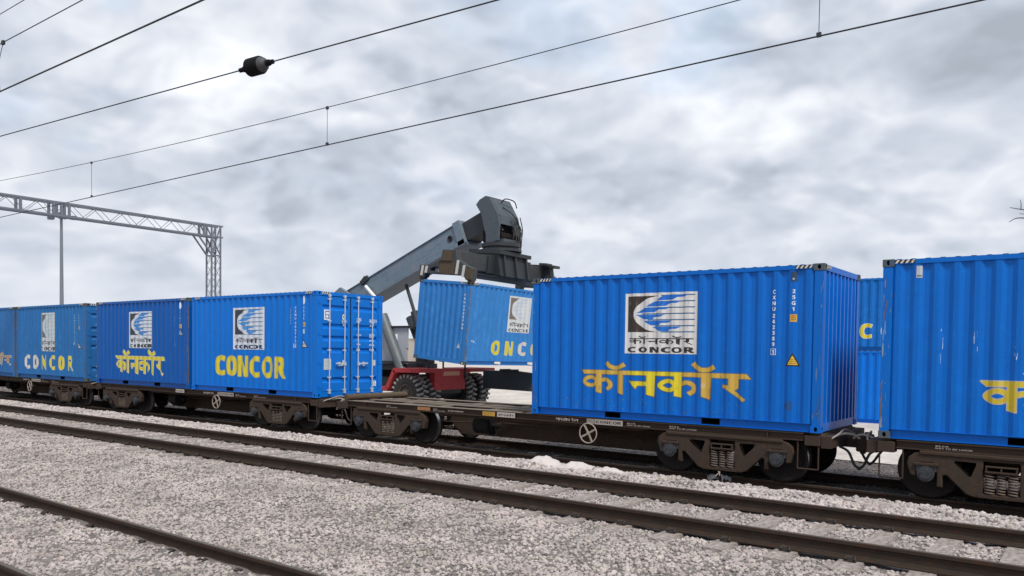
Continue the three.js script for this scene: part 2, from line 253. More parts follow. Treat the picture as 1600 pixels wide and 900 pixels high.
// ---------------------------------------------------------------- writing
function hindi(g, x, y, w, h, fills, edge, edgeW = 10) {        // the company name in Devanagari: headline box x, y, w; h from headline to foot
  g.save(); g.translate(x, y); g.scale(w / 1210, h / 205); g.lineJoin = 'round';
  const smoothLine = (p, close) => { const c = new THREE.CatmullRomCurve3(p.map(([a, b]) => V(a, b, 0)), close).getPoints(40); g.beginPath(); c.forEach((q, i) => (i ? g.lineTo(q.x, q.y) : g.moveTo(q.x, q.y))); if (close) g.closePath(); };
  const items = [];
  const poly = (c, pts) => items.push((col, e) => { g.beginPath(); pts.forEach(([a, b], i) => (i ? g.lineTo(a, b) : g.moveTo(a, b))); g.closePath(); if (e) { g.strokeStyle = col; g.lineWidth = e * 2; g.stroke(); } g.fillStyle = col; g.fill(); }, c);
  const line = (c, wd, pts, close) => items.push((col, e) => { smoothLine(pts, close); g.lineCap = 'butt'; g.strokeStyle = col; g.lineWidth = wd + e * 2; g.stroke(); }, c);
  poly(0, [[0, 0], [362, 0], [362, 31], [26, 31]]); poly(1, [[362, 0], [755, 0], [755, 31], [362, 31]]); poly(2, [[755, 0], [1186, 0], [1210, 36], [755, 31]]);
  line(0, 27, [[126, 94], [100, 64], [58, 62], [28, 94], [58, 124], [100, 122]], true); poly(0, [[122, 25], [160, 25], [160, 190], [122, 178]]); line(0, 28, [[158, 84], [195, 74], [228, 96], [232, 130], [206, 156]]);
  poly(0, [[288, 25], [330, 25], [330, 194], [288, 178]]); line(0, 30, [[200, -66], [228, -36], [262, -22], [300, -28], [340, -54]]);
  poly(1, [[508, 25], [566, 25], [560, 202], [508, 182]]); poly(1, [[374, 82], [510, 82], [510, 116], [436, 116], [426, 142]]);
  line(1, 30, [[712, 106], [690, 74], [646, 72], [606, 106], [646, 138], [690, 136]], true); poly(1, [[708, 25], [756, 25], [754, 196], [708, 184]]); line(2, 30, [[754, 90], [796, 76], [836, 98], [840, 136], [806, 166]]);
  poly(2, [[894, 25], [960, 25], [952, 206], [896, 178]]); line(2, 32, [[832, -74], [862, -42], [898, -24], [942, -28], [980, -52]]);
  poly(2, [[1074, 25], [1134, 25], [1134, 104], [1108, 124], [1180, 188], [1168, 204], [1062, 118], [1034, 104], [1034, 84], [1074, 88]]);
  if (edge) for (let i = 0; i < items.length; i += 2) items[i](edge, edgeW);
  for (let i = 0; i < items.length; i += 2) items[i](fills[items[i + 1]], 0);
  g.restore();
}
function bigLetters(g, text, boxes, fills, edge, edgeW, font = 'bold 100px sans-serif') {      // each letter stretched into its own box [x, y, w, h]
  [...text].forEach((ch, i) => {
    if (!boxes[i]) return; const [x, y, w, h] = boxes[i]; g.save(); g.font = font; const m = g.measureText(ch), bw = m.actualBoundingBoxRight + m.actualBoundingBoxLeft, bh = m.actualBoundingBoxAscent + m.actualBoundingBoxDescent;
    g.translate(x, y); g.scale(w / bw, h / bh); g.translate(m.actualBoundingBoxLeft, m.actualBoundingBoxAscent);
    g.lineJoin = 'round'; g.strokeStyle = edge; g.lineWidth = edgeW * 2; if (edgeW) g.strokeText(ch, 0, 0); g.fillStyle = g.strokeStyle = fills[i]; g.fillText(ch, 0, 0); if (edgeW) { g.lineWidth = edgeW * 0.8; g.stroke; g.strokeText(ch, 0, 0); }
    g.restore();
  });
}
function wear(g, w, h, n, cols, a = 0.35, big = 14) { for (let i = 0; i < n; i++) { g.globalAlpha = a * rnd(); g.fillStyle = cols[Math.floor(rnd() * cols.length)]; const s = big * rnd() ** 3 + 1; g.beginPath(); g.ellipse(rnd() * w, rnd() * h, s, s * rr(0.6, 2.4), 0, 0, 7); g.fill(); } g.globalAlpha = 1; }
function fadeOut(g, w, h, n, s) { g.globalCompositeOperation = 'destination-out'; for (let i = 0; i < n; i++) { g.globalAlpha = rr(0.5, 1); g.beginPath(); g.ellipse(rnd() * w, rnd() * h, s * rnd() ** 2, s * rnd() ** 2 * 1.6, 0, 0, 7); g.fill(); } g.globalAlpha = 1; g.globalCompositeOperation = 'source-over'; }
const logoTexture = (o) => canvas(640, 500, (g, w, h) => {                   // emblem: pale crescent and arrow stripes above the two names
  g.fillStyle = o.panel; g.fillRect(0, 0, w, h);
  const L = 22, T = 24, B = 322, R = 616, mid = (T + B) / 2;
  g.fillStyle = o.dark; g.fillRect(L, T, 330 - L, B - T);
  g.fillStyle = o.panel; g.beginPath(); g.moveTo(360, T - 4); g.bezierCurveTo(180, T, 80, mid - 70, 80, mid); g.bezierCurveTo(80, mid + 70, 170, B, 330, B + 2); g.lineTo(R, B + 2); g.lineTo(R, T - 4); g.fill();
  if (o.arrow) {
    const rows = 7, st = (B - T) / (rows - 1);
    for (let k = 0; k < rows; k++) {
      const y = T + k * st; g.fillStyle = o.line; g.fillRect(k === 0 || k === rows - 1 ? 330 : 150 + Math.abs(k - 3) * 60, y - 5, R - (k === 0 || k === rows - 1 ? 330 : 150 + Math.abs(k - 3) * 60), 9);
      if (k === rows - 1) continue;
      const xa = [290, 200, 115, 110, 175, 255][k], xb = [500, 430, 330, 330, 395, 470][k];
      g.fillStyle = o.arrow; g.beginPath();
      if (k < 3) { g.moveTo(xa + 60, y - 2); g.lineTo(xb + 70, y - 2); g.lineTo(xb + 30, y + 14); g.lineTo(xb - 30, y + 16); g.lineTo(xb - 70, y + st - 14); g.lineTo(xa - 10, y + st - 10); } else { g.moveTo(xa - 10, y + 6); g.lineTo(xb + 30, y + 6); g.lineTo(xb - 10, y + 24); g.lineTo(xb - 70, y + 26); g.lineTo(xb - 80, y + st - 6); g.lineTo(xa + 60, y + st - 6); }
      g.closePath(); g.fill();
    }
  }
  hindi(g, 30, 372, 585, 54, [o.text, o.text, o.text], null);
  bigLetters(g, 'CONCOR', [26, 128, 234, 336, 430, 536].map((x) => [x, 446, 78, 44]), Array(6).fill(o.text2), o.text2, o.bold ?? 2);
  wear(g, w, h, o.worn ?? 500, ['#b9b4ad', '#8d8781', '#6f7f98', '#d8d8da'], 0.3, 9);
  for (let i = 1; i < 6; i++) { g.globalAlpha = 0.18; g.fillStyle = '#777'; g.fillRect(i * w / 6 + rr(-5, 5), 0, 2, h); } g.globalAlpha = 1;
});

// ---------------------------------------------------------------- containers
const CL = 6.058, CW = 2.438, CH = 2.896, YB = 0.955;
const paint = { fresh: null, worn: null };
for (const [k, amount] of [['fresh', 0.45], ['worn', 0.8]]) paint[k] = noiseTexture(1024, (u, v) => {
  const cloudy = tileN(u, v, 1.2, 41), streak = n2(u * 90, v * 1.6 + 3) * 0.5 + n2(u * 240, v * 3) * 0.5, spot = tileN(u, v, 18, 43), chalk = smooth(0.15, 0.6, tileN(u, v, 2.5, 44) + 0.25 * spot);
  const rust = smooth(0.62, 0.8, spot * 0.7 + 0.45 * tileN(u, v, 5, 45)) * amount, l = 0.80 + amount * (0.045 * cloudy + 0.05 * streak + 0.03 * spot) + 0.012 * spot;
  return [mix(l + 0.13 * chalk * amount, 0.75, rust * 0.7), mix(l + 0.06 * chalk * amount, 0.5, rust * 0.6), mix(l + 0.03 * chalk * amount, 0.38, rust * 0.6)];
});
const bluePaint = (r, g, b, worn) => new THREE.MeshPhysicalMaterial({ specularIntensity: 0.45, color: new THREE.Color().setRGB(r, g, b).multiplyScalar(1 / 0.61), roughness: worn ? 0.6 : 0.42, map: worn ? paint.worn : paint.fresh });
// the folded sheet: depth of the wall at a distance along it
const foldDepth = (t, p, d) => { const m = ((t % p) + p) % p / p; return m < 0.26 ? 0 : m < 0.5 ? d * (m - 0.26) / 0.24 : m < 0.76 ? d : d * (1 - (m - 0.76) / 0.24); };
function foldedSheet(a, b, y0, y1, p, d, off, uvOf, phase = 0) {
  const br = new Set([a, b]); for (let k = Math.floor((a - phase) / p) - 1; k * p + phase < b; k++) for (const f of [0, 0.26, 0.5, 0.76]) { const t = k * p + phase + f * p; if (t > a + 1e-4 && t < b - 1e-4) br.add(t); }
  const xs = [...br].sort((m, n) => m - n), pos = [], uv = [];
  for (let i = 0; i + 1 < xs.length; i++) {
    const [l, r] = [xs[i], xs[i + 1]], zl = off - foldDepth(l - phase, p, d), zr = off - foldDepth(r - phase, p, d);
    pos.push(l, y0, zl, r, y0, zr, r, y1, zr, l, y0, zl, r, y1, zr, l, y1, zl);
    for (const [x, y] of [[l, y0], [r, y0], [r, y1], [l, y0], [r, y1], [l, y1]]) uv.push(...uvOf(x, y));
  }
  const g = new THREE.BufferGeometry(); g.setAttribute('position', new THREE.Float32BufferAttribute(pos, 3)); g.setAttribute('uv', new THREE.Float32BufferAttribute(uv, 2)); g.computeVertexNormals(); return g;
}
const SIDE_P = 0.278, SIDE_D = 0.036, SIDE_PH = 0.2;
const sideSheet = foldedSheet(0.155, CL - 0.155, 0.15, CH - 0.075, SIDE_P, SIDE_D, CW / 2 - 0.012, (x, y) => [x / 3, y / 3], SIDE_PH).translate(-CL / 2, 0, 0);
const sidePatch = (x0, x1, y0, y1, off = 0.004) => foldedSheet(x0, x1, y0, y1, SIDE_P, SIDE_D, CW / 2 - 0.012 + off, (x, y) => [(x - x0) / (x1 - x0), (y - y0) / (y1 - y0)], SIDE_PH).translate(-CL / 2, 0, 0);
const endSheet = foldedSheet(-CW / 2 + 0.13, CW / 2 - 0.13, 0.15, CH - 0.11, 0.25, 0.046, CL / 2 - 0.02, (x, y) => [x / 3 + 0.3, y / 3], -CW / 2 + 0.12);
const endPatch = (x0, x1, y0, y1) => foldedSheet(x0, x1, y0, y1, 0.25, 0.046, CL / 2 - 0.017, (x, y) => [(x - x0) / (x1 - x0), (y - y0) / (y1 - y0)], -CW / 2 + 0.12);
const roofSheet = (() => { const g = foldedSheet(0.12, CL - 0.12, -CW / 2 + 0.05, CW / 2 - 0.05, 0.209, 0.022, CH + 0.001, (x, y) => [x / 3, y / 3]); g.translate(-CL / 2, 0, 0); g.rotateX(-Math.PI / 2); return g; })();
const castingGeo = (() => {     // corner fitting with its slots cut through the outer walls; x and z outwards
  const a = 0.178, h = 0.118, b = 0.162, slot = (w, hh) => { const r = []; for (let i = 0; i < 14; i++) { const t = (i / 14) * 2 * Math.PI; r.push([Math.cos(t) * w, Math.sin(t) * hh]); } return r; };
  const rect = (w, hh) => [[-w / 2, -hh / 2], [w / 2, -hh / 2], [w / 2, hh / 2], [-w / 2, hh / 2]];
  const front = at(plate(rect(a, h), 0, 0.03, 0.003, [slot(0.03, 0.042)]), 0, 0, b / 2 - 0.03), end = plate(rect(b - 0.032, h - 0.002), 0, 0.03, 0.003, [slot(0.03, 0.042)]);
  end.rotateY(Math.PI / 2); at(end, a / 2 - 0.031, 0, -0.016);
  return join([front, end, box(-a / 2 + 0.004, a / 2 - 0.034, h / 2 - 0.025, h / 2 - 0.002, -b / 2, b / 2 - 0.033), box(-a / 2 + 0.004, a / 2 - 0.034, -h / 2 + 0.002, -h / 2 + 0.025, -b / 2, b / 2 - 0.033), box(-a / 2, -a / 2 + 0.012, -h / 2 + 0.004, h / 2 - 0.004, -b / 2, b / 2 - 0.034)]);
})();
const postGeo = join([box(-0.075, 0.075, 0, 1, 0.045, 0.07), box(0.05, 0.072, 0, 1, -0.09, 0.043)]);
const hazardTex = canvas(256, 64, (g) => { g.fillStyle = '#1d1d20'; g.fillRect(0, 0, 256, 64); g.fillStyle = '#d8d2c4'; for (let i = -1; i < 5; i++) { g.beginPath(); g.moveTo(i * 64, 64); g.lineTo(i * 64 + 30, 64); g.lineTo(i * 64 + 62, 0); g.lineTo(i * 64 + 32, 0); g.fill(); } wear(g, 256, 64, 60, ['#333', '#a08a60'], 0.6, 8); });
const hazardMat = new THREE.MeshStandardMaterial({ map: hazardTex, roughness: 0.7 });
const railLow = (() => {       // lower side rail with two fork pockets, lip on top
  const pts = [[0.18, 0.015], [1.79, 0.015]], out = [], y1 = 0.152;
  const s = new THREE.Shape([[0.178, 0.012], [CL - 0.178, 0.012], [CL - 0.178, y1], [0.178, y1]].map(([x, y]) => new THREE.Vector2(x, y)));
  for (const c of [1.98, 4.06]) s.holes.push(new THREE.Path([[c - 0.18, 0.02], [c + 0.18, 0.02], [c + 0.18, 0.135], [c - 0.18, 0.135]].map(([x, y]) => new THREE.Vector2(x, y))));
  const g = new THREE.ExtrudeGeometry(s, { depth: 0.008, bevelEnabled: false }); out.push(at(g, -CL / 2, 0, CW / 2 - 0.068));
  out.push(box(0.178 - CL / 2, CL / 2 - 0.178, y1 - 0.001, y1 + 0.007, CW / 2 - 0.08, CW / 2 - 0.004), box(0.178 - CL / 2, CL / 2 - 0.178, 0.006, 0.013, CW / 2 - 0.09, CW / 2 - 0.02));
  return join(out);
})();
const railTop = join([box(0.178 - CL / 2, CL / 2 - 0.178, CH - 0.085, CH - 0.012, CW / 2 - 0.05, CW / 2 - 0.004)]);
const pocketGeo = (c) => join([box(c - 0.178 - CL / 2, c + 0.178 - CL / 2, 0.02, 0.026, -CW / 2 + 0.08, CW / 2 - 0.071), box(c - 0.178 - CL / 2, c + 0.178 - CL / 2, 0.13, 0.135, -CW / 2 + 0.08, CW / 2 - 0.071)]);
const pockets = [pocketGeo(1.98), pocketGeo(4.06)], floorGeo = box(-CL / 2 + 0.1, CL / 2 - 0.1, 0.137, 0.149, -CW / 2 + 0.09, CW / 2 - 0.09);
const endSillGeo = join([box(CL / 2 - 0.06, CL / 2 - 0.02, 0.012, 0.15, -CW / 2 + 0.165, CW / 2 - 0.165)]), endHeadGeo = join([box(CL / 2 - 0.07, CL / 2 - 0.012, CH - 0.11, CH - 0.01, -CW / 2 + 0.165, CW / 2 - 0.165)]);
const stripeGeo = box(0, 0.3, CH - 0.072, CH - 0.018, 0, 0.003);
const doorLeaf = (() => {      // one door: pressed steel with five horizontal troughs, width along x
  const w = 1.06, y0 = 0.16, y1 = CH - 0.125, ys = [[y0, 0], [y0 + 0.03, 0]];
  for (const t of [0.08, 0.40, 0.53, 0.66, 0.86]) { const y = y0 + 0.03 + t * (y1 - y0 - 0.06); ys.push([y, 0], [y + 0.055, 0.038], [y + 0.10, 0.038], [y + 0.155, 0]); }
  ys.push([y1, 0]); ys.sort((a, b) => a[0] - b[0]);
  const pos = [], uv = [], quad = (xa, xb, a, b) => { pos.push(xa, a[0], -a[1], xb, a[0], -a[1], xb, b[0], -b[1], xa, a[0], -a[1], xb, b[0], -b[1], xa, b[0], -b[1]); for (const [x, y] of [[xa, a[0]], [xb, a[0]], [xb, b[0]], [xa, a[0]], [xb, b[0]], [xa, b[0]]]) uv.push(x / 3, y / 3); };
  for (let i = 0; i + 1 < ys.length; i++) quad(-w / 2 + 0.08, w / 2 - 0.08, ys[i], ys[i + 1]);
  for (const s of [-1, 1]) quad(Math.min(s * w / 2, s * (w / 2 - 0.08)), Math.max(s * w / 2, s * (w / 2 - 0.08)), [y0, 0], [y1, 0]);
  const g = new THREE.BufferGeometry(); g.setAttribute('position', new THREE.Float32BufferAttribute(pos, 3)); g.setAttribute('uv', new THREE.Float32BufferAttribute(uv, 2)); g.computeVertexNormals(); return g;
})();
const doorCaps = (() => { const out = [], w = 1.06, y0 = 0.16, y1 = CH - 0.125; for (const t of [0.08, 0.40, 0.53, 0.66, 0.86]) { const y = y0 + 0.03 + t * (y1 - y0 - 0.06); for (const s of [-1, 1]) { const x = s * (w / 2 - 0.08), g = new THREE.BufferGeometry(); g.setAttribute('position', new THREE.Float32BufferAttribute([x, y, 0, x, y + 0.055, -0.038, x, y + 0.1, -0.038, x, y, 0, x, y + 0.1, -0.038, x, y + 0.155, 0], 3)); g.setAttribute('uv', new THREE.Float32BufferAttribute(new Float32Array(12), 2)); g.computeVertexNormals(); out.push(g); } } return out; })();
const doorGeo = join([doorLeaf, ...doorCaps]);
const turned = (g, a) => { g.rotateY(a); return g; };
const ends = {
  wall(c, side, m) { const p = part('end_wall', endSheet, m, c); p.rotation.y = side * Math.PI / 2; },
  doors(c, side, m, marks) {
    const e = sub('door_end', c); e.rotation.y = side * Math.PI / 2; e.position.set(0, 0, 0);
    const z = CL / 2 - 0.03;
    for (const s of [-1, 1]) {
      const d = part('door', doorGeo, m, e); d.position.set(s * 0.548, 0, z);
      for (const o of [-0.24, 0.3]) {
        const x = s * 0.548 - s * o, bar = part('locking_bar', [disc(0.017, CH - 0.24, 'y', 0, CH / 2 + 0.01, 0.05, 10), ...[0.2, 0.55, 1.3, 2.1, CH - 0.2].map((y) => box(-0.05, 0.05, y - 0.02, y + 0.02, 0.005, 0.06)), box(-0.035, 0.035, 0.1, 0.17, 0.02, 0.07), box(-0.035, 0.035, CH - 0.14, CH - 0.07, 0.02, 0.07)], M.steelBar, e); bar.position.set(x, 0, z);
        if (o > 0) part('door_handle', [strut(V(0, 0, 0), V(s * 0.34, 0.015, 0.01), 0.02, 0.04), box(-0.03, 0.03, -0.05, 0.05, -0.03, 0.015), box(s * 0.2 - 0.035, s * 0.2 + 0.035, -0.06, 0.05, -0.05, 0.0)], M.steelBar, e).position.set(x, 0.92, z + 0.07);
      }
      for (const y of [0.3, 0.95, 1.75, 2.6]) part('hinge', box(-0.05, 0.05, -0.05, 0.05, -0.02, 0.02), m, e).position.set(s * 1.1, y, z + 0.01);
    }
    part('door_gasket', box(-0.012, 0.012, 0.16, CH - 0.13, z - 0.02, z + 0.006), M.dark, e);
    if (marks) for (const [x0, x1, y0, y1, tex] of marks) { const p = part('door_marking', new THREE.PlaneGeometry(x1 - x0, y1 - y0), new THREE.MeshStandardMaterial({ map: tex, roughness: 0.6, alphaTest: 0.4 }), e); p.position.set((x0 + x1) / 2, (y0 + y1) / 2, z + 0.008); }
  },
};
function container(o) {
  const m = o.mat, c = thing('shipping_container', o.label, 'container', o.pos, o.group ?? 'blue shipping containers');
  if (o.rot) c.rotation.set(...o.rot, 'YZX');
  const front = part('side_wall', sideSheet, m, c); part('side_wall', sideSheet, m, c).rotation.y = Math.PI;
  part('roof', roofSheet, m, c); part('floor', floorGeo, M.dark, c);
  (o.left ?? ends.wall)(c, -1, m, o.leftMarks); (o.right ?? ends.wall)(c, 1, m, o.rightMarks);
  for (const s of [0, 1]) {
    part('top_rail', railTop, m, c).rotation.y = s * Math.PI; const b = part('bottom_rail', railLow, m, c); b.rotation.y = s * Math.PI;
    part('end_sill', endSillGeo, m, c).rotation.y = s * Math.PI; part('end_header', endHeadGeo, m, c).rotation.y = s * Math.PI;
    part('fork_pocket', pockets[s], M.dark, c);
  }
  for (const sx of [-1, 1]) for (const sz of [-1, 1]) {
    const p = part('corner_post', postGeo, m, c); p.scale.set(sx, CH - 0.24, sz); p.position.set(sx * (CL / 2 - 0.085), 0.12, sz * (CW / 2 - 0.08));
    for (const y of [0.059, CH - 0.059]) { const q = part('corner_casting', castingGeo, y > 1 && o.cast ? o.cast : o.castLow ?? m, c); q.scale.set(sx, y > 1 ? 1 : 1, sz); q.position.set(sx * (CL / 2 - 0.089), y, sz * (CW / 2 - 0.081)); }
  }
  if (o.stripes !== false) for (const [sx, x] of [[-1, -CL / 2 + 0.185], [1, CL / 2 - 0.485]]) { part('hazard_stripe', stripeGeo, hazardMat, c).position.set(x, 0, CW / 2 - 0.0015); const e = part('hazard_stripe', stripeGeo, hazardMat, c); e.rotation.y = sx * Math.PI / 2; e.position.set(sx * (CL / 2 - 0.012), 0.0, sx > 0 ? CW / 2 - 0.18 : CW / 2 - 0.48); }
  for (const [name, x0, x1, y0, y1, tex, alpha] of o.prints ?? []) part(name, sidePatch(x0, x1, y0, y1, alpha ? 0.003 : 0.004), new THREE.MeshStandardMaterial({ map: tex, roughness: 0.65, alphaTest: alpha ? 0.35 : 0 }), c);
  for (const [side, kind] of o.chips ?? []) { const p = part('paint_chips', new THREE.PlaneGeometry(0.14, 2.5), chips[kind], c); p.position.set(side * (CL / 2 - 0.085), 1.42, CW / 2 - 0.008); if (side > 0) p.scale.x = -1; }
  if (o.endPrint) part('markings', endPatch(...o.endPrint.slice(0, 4)), new THREE.MeshStandardMaterial({ map: o.endPrint[4], roughness: 0.65, alphaTest: 0.3 }), c).rotation.y = -Math.PI / 2;
  return c;
}
const chipTex = (n, cols) => canvas(96, 512, (g) => { for (let i = 0; i < n; i++) { g.fillStyle = cols[Math.floor(rnd() * cols.length)]; const y = 512 * (1 - rnd() ** 1.6), s = 1 + 7 * rnd() ** 3; g.beginPath(); g.ellipse(rnd() < 0.6 ? rr(0, 26) : rr(0, 96), y, s, s * rr(0.7, 4), 0, 0, 7); g.fill(); } });
const chips = [chipTex(90, ['#6d5a4c', '#7f93a8', '#5d4638', '#3f77b8', '#5f8fc4']), chipTex(60, ['#4a4a50', '#3a5f8c', '#2f66a8', '#5f7f9f']), chipTex(420, ['#5a4a40', '#6c625a', '#7d7368', '#4a5560'])].map((map) => new THREE.MeshStandardMaterial({ map, roughness: 0.8, alphaTest: 0.4 }));
const hindiTex = (fills, edge, worn, h = 256, ew = 6) => canvas(1024, h, (g, w, hh) => { hindi(g, 14, hh * 0.30, 990, hh * 0.66, fills, edge, ew); g.globalCompositeOperation = 'source-atop'; wear(g, w, hh, worn, ['#8c7440', '#b59a50', '#c9c3b4', '#7a6a4a'], 0.4, 12); g.globalCompositeOperation = 'source-over'; });
const latinTex = (fills, edge, gap = 0.03, opt = {}) => canvas(1024, 224, (g, w, h) => {
  const n = 6, cw = (w - 20) / n; const boxes = [...'CONCOR'].map((_, i) => (opt.only && !opt.only.includes(i) ? null : [14 + i * cw + cw * gap, 12 + (opt.rise ?? 0) * i, cw * (1 - 2 * gap) - 6, h - 28 - (opt.rise ?? 0) * 5]));
  bigLetters(g, 'CONCOR', boxes, fills, edge, opt.edge ?? 7); g.globalCompositeOperation = 'source-atop'; wear(g, w, h, opt.worn ?? 400, ['#c4a93a', '#d9d3c2', '#a89a52', '#e0cf4a'], 0.35, 12); g.globalCompositeOperation = 'source-over'; if (opt.fade) fadeOut(g, w, h, opt.fade, 16);
});
const marksTex = (o) => canvas(256, 640, (g, w, h) => {           // serial number and notices written downwards
  const down = (s, x, y, size, step) => { g.font = `bold ${size}px sans-serif`; g.textAlign = 'center'; [...s].forEach((c, i) => g.fillText(c, x, y + i * step)); };
  g.fillStyle = o.ink ?? '#dfe6ee'; down('CXNU', 70, 140, 34, 35); down(o.serial, 70, 288, 34, 35); g.fillStyle = o.ink ?? '#dfe6ee'; const yb = 292 + o.serial.length * 35; g.font = 'bold 32px sans-serif'; g.fillText(o.check, 70, yb + 8); g.strokeStyle = g.fillStyle; g.lineWidth = 3; g.strokeRect(54, yb - 22, 32, 36);
  down('25G1', 185, 140, 34, 36);
  g.fillStyle = o.plate ?? '#d9a940'; g.fillRect(166, 268, 38, 46); g.fillStyle = '#8a5a20'; for (let i = 0; i < 3; i++) g.fillRect(171, 275 + i * 12, 28, 6);
  if (o.disc) { g.fillStyle = '#dfe6ee'; g.beginPath(); g.ellipse(185, 60, 17, 40, 0, 0, 7); g.fill(); }
  if (o.patch) { g.fillStyle = '#23405f'; g.fillRect(166, 8, 38, 60); g.fillStyle = '#9fb0c0'; g.fillRect(176, 46, 12, 12); }
  if (o.extra) { g.fillStyle = '#bcd0e6'; g.fillRect(172, 336, 26, 44); }
  const ty = o.triY ?? 510; g.fillStyle = '#2a2418'; g.beginPath(); g.moveTo(185, ty - 8); g.lineTo(228, ty + 74); g.lineTo(142, ty + 74); g.fill(); g.fillStyle = o.tri ?? '#e0b83a'; g.beginPath(); g.moveTo(185, ty + 8); g.lineTo(216, ty + 67); g.lineTo(154, ty + 67); g.fill(); g.fillStyle = '#7c5a20'; for (let i = 0; i < 3; i++) g.fillRect(172 - i * 5, ty + 34 + i * 11, 26 + i * 10, 4);
  if (o.second) { g.fillStyle = '#c9d6e4'; g.textAlign = 'center'; g.font = 'bold 26px sans-serif'; [...o.second].forEach((c, i) => g.fillText(c, 16, 150 + i * 28)); }
  if (o.fade) fadeOut(g, w, h, o.fade, 10);
});
const TR = (list) => canvas(256, 512, (g) => { g.fillStyle = '#e6eef6'; g.textAlign = 'left'; for (const [s, x, y, z] of list) { g.font = `bold ${z}px sans-serif`; g.fillText(s, x, y); } });
const placard = (kind) => canvas(128, 128, (g) => {
  if (kind === 'plate') { g.fillStyle = '#c9ced2'; g.fillRect(0, 0, 128, 128); g.fillStyle = '#8d949a'; for (let i = 0; i < 7; i++) g.fillRect(12, 12 + i * 16, rr(60, 104), 6); }
  if (kind === 'sticker') { g.fillStyle = '#dfe4e6'; g.fillRect(0, 0, 128, 128); g.fillStyle = '#2c4f86'; g.fillRect(24, 16, 80, 12); g.fillRect(24, 16, 12, 96); g.fillRect(24, 58, 70, 10); g.fillRect(88, 58, 14, 54); g.fillRect(30, 100, 70, 12); }
  if (kind === 'triangle') { g.fillStyle = '#e4e2d2'; g.beginPath(); g.moveTo(64, 4); g.lineTo(124, 122); g.lineTo(4, 122); g.fill(); g.fillStyle = '#9a8a4a'; g.fillRect(58, 50, 12, 40); g.fillRect(58, 98, 12, 12); }
  if (kind === 'drop') { g.fillStyle = '#e2ddc8'; g.beginPath(); g.arc(64, 34, 28, 0, 7); g.fill(); g.beginPath(); g.moveTo(24, 68); g.lineTo(104, 68); g.lineTo(64, 126); g.fill(); g.fillStyle = '#7a6a3a'; g.fillRect(54, 22, 20, 22); g.fillRect(52, 76, 24, 12); }
});
const doorText = TR([['CXNU', 4, 48, 52], ['', 0, 0, 1], ['MAX. GROSS', 4, 232, 24], ['TARE', 4, 292, 26], ['PAYLOAD', 4, 350, 26], ['CU. CAP.', 4, 412, 26]]);
const doorText2 = TR([['265772 8', 4, 48, 50], ['25G1', 20, 104, 48], ['30480 KG', 4, 222, 32], ['67200 LB', 4, 250, 30], ['2370 KG', 4, 300, 32], ['28110 KG', 4, 356, 32], ['37.4 CBM', 4, 414, 30]]);
const l1Marks = [[-0.95, -0.73, 2.12, 2.4, placard('sticker')], [-0.36, -0.17, 1.95, 2.32, placard('drop')], [0.22, 0.52, 1.08, 2.24, doorText], [0.70, 1.05, 1.08, 2.22, doorText2], [-0.95, -0.7, 0.76, 1.06, placard('plate')], [-0.35, -0.18, 0.86, 1.04, placard('triangle')], [0.84, 0.95, 0.86, 1.02, placard('plate')], [0.82, 0.98, 0.27, 0.42, placard('sticker')]];
const faintPrint = (w, h, n) => canvas(w, h, (g) => { for (let i = 0; i < n; i++) { g.strokeStyle = ['#dfe8f2', '#a9c4e6', '#c8d8ea'][i % 3]; g.lineWidth = rr(0.8, 2); const x = [0.12, 0.4, 0.72, 0.97][i % 4] * w + rr(-14, 14), y = rr(0.55, 0.85) * h * (i % 4 === 3 ? 0.85 : 1); g.beginPath(); g.moveTo(x, y); g.lineTo(x + rr(-2, 2), y + rr(10, 60)); g.stroke(); } });
const gold = '#c6a144', bright = '#d8c626', fine = { panel: '#d3d1cf', dark: '#352a26', arrow: '#0f66c4', line: '#2e5c86', text: '#2b2726', text2: '#2a2523' };
const logoA = logoTexture({ ...fine, bold: 3 }), logoB = logoTexture({ ...fine, panel: '#c6cdd9', dark: '#33363f', arrow: '#3c86cf', text2: '#0d2148', bold: 4, worn: 300 }), logoC = logoTexture({ ...fine, panel: '#c5cbd4', dark: '#2e3a48', arrow: '#2f78c6', text2: '#151b28', bold: 5, worn: 400 });
const logoD = logoTexture({ ...fine, panel: '#c9ccce', dark: '#6e6660', arrow: '#b4bfca', line: '#bcc4cc', text: '#4c4643', text2: '#4a4440', worn: 900 }), logoE = logoTexture({ ...fine, panel: '#b9bfc2', dark: '#5d6468', arrow: '#9fb2c2', line: '#a0b0be', text: '#494c50', text2: '#3d444c', bold: 4, worn: 800 });
const yellow6 = Array(6).fill('#cfbf2e');
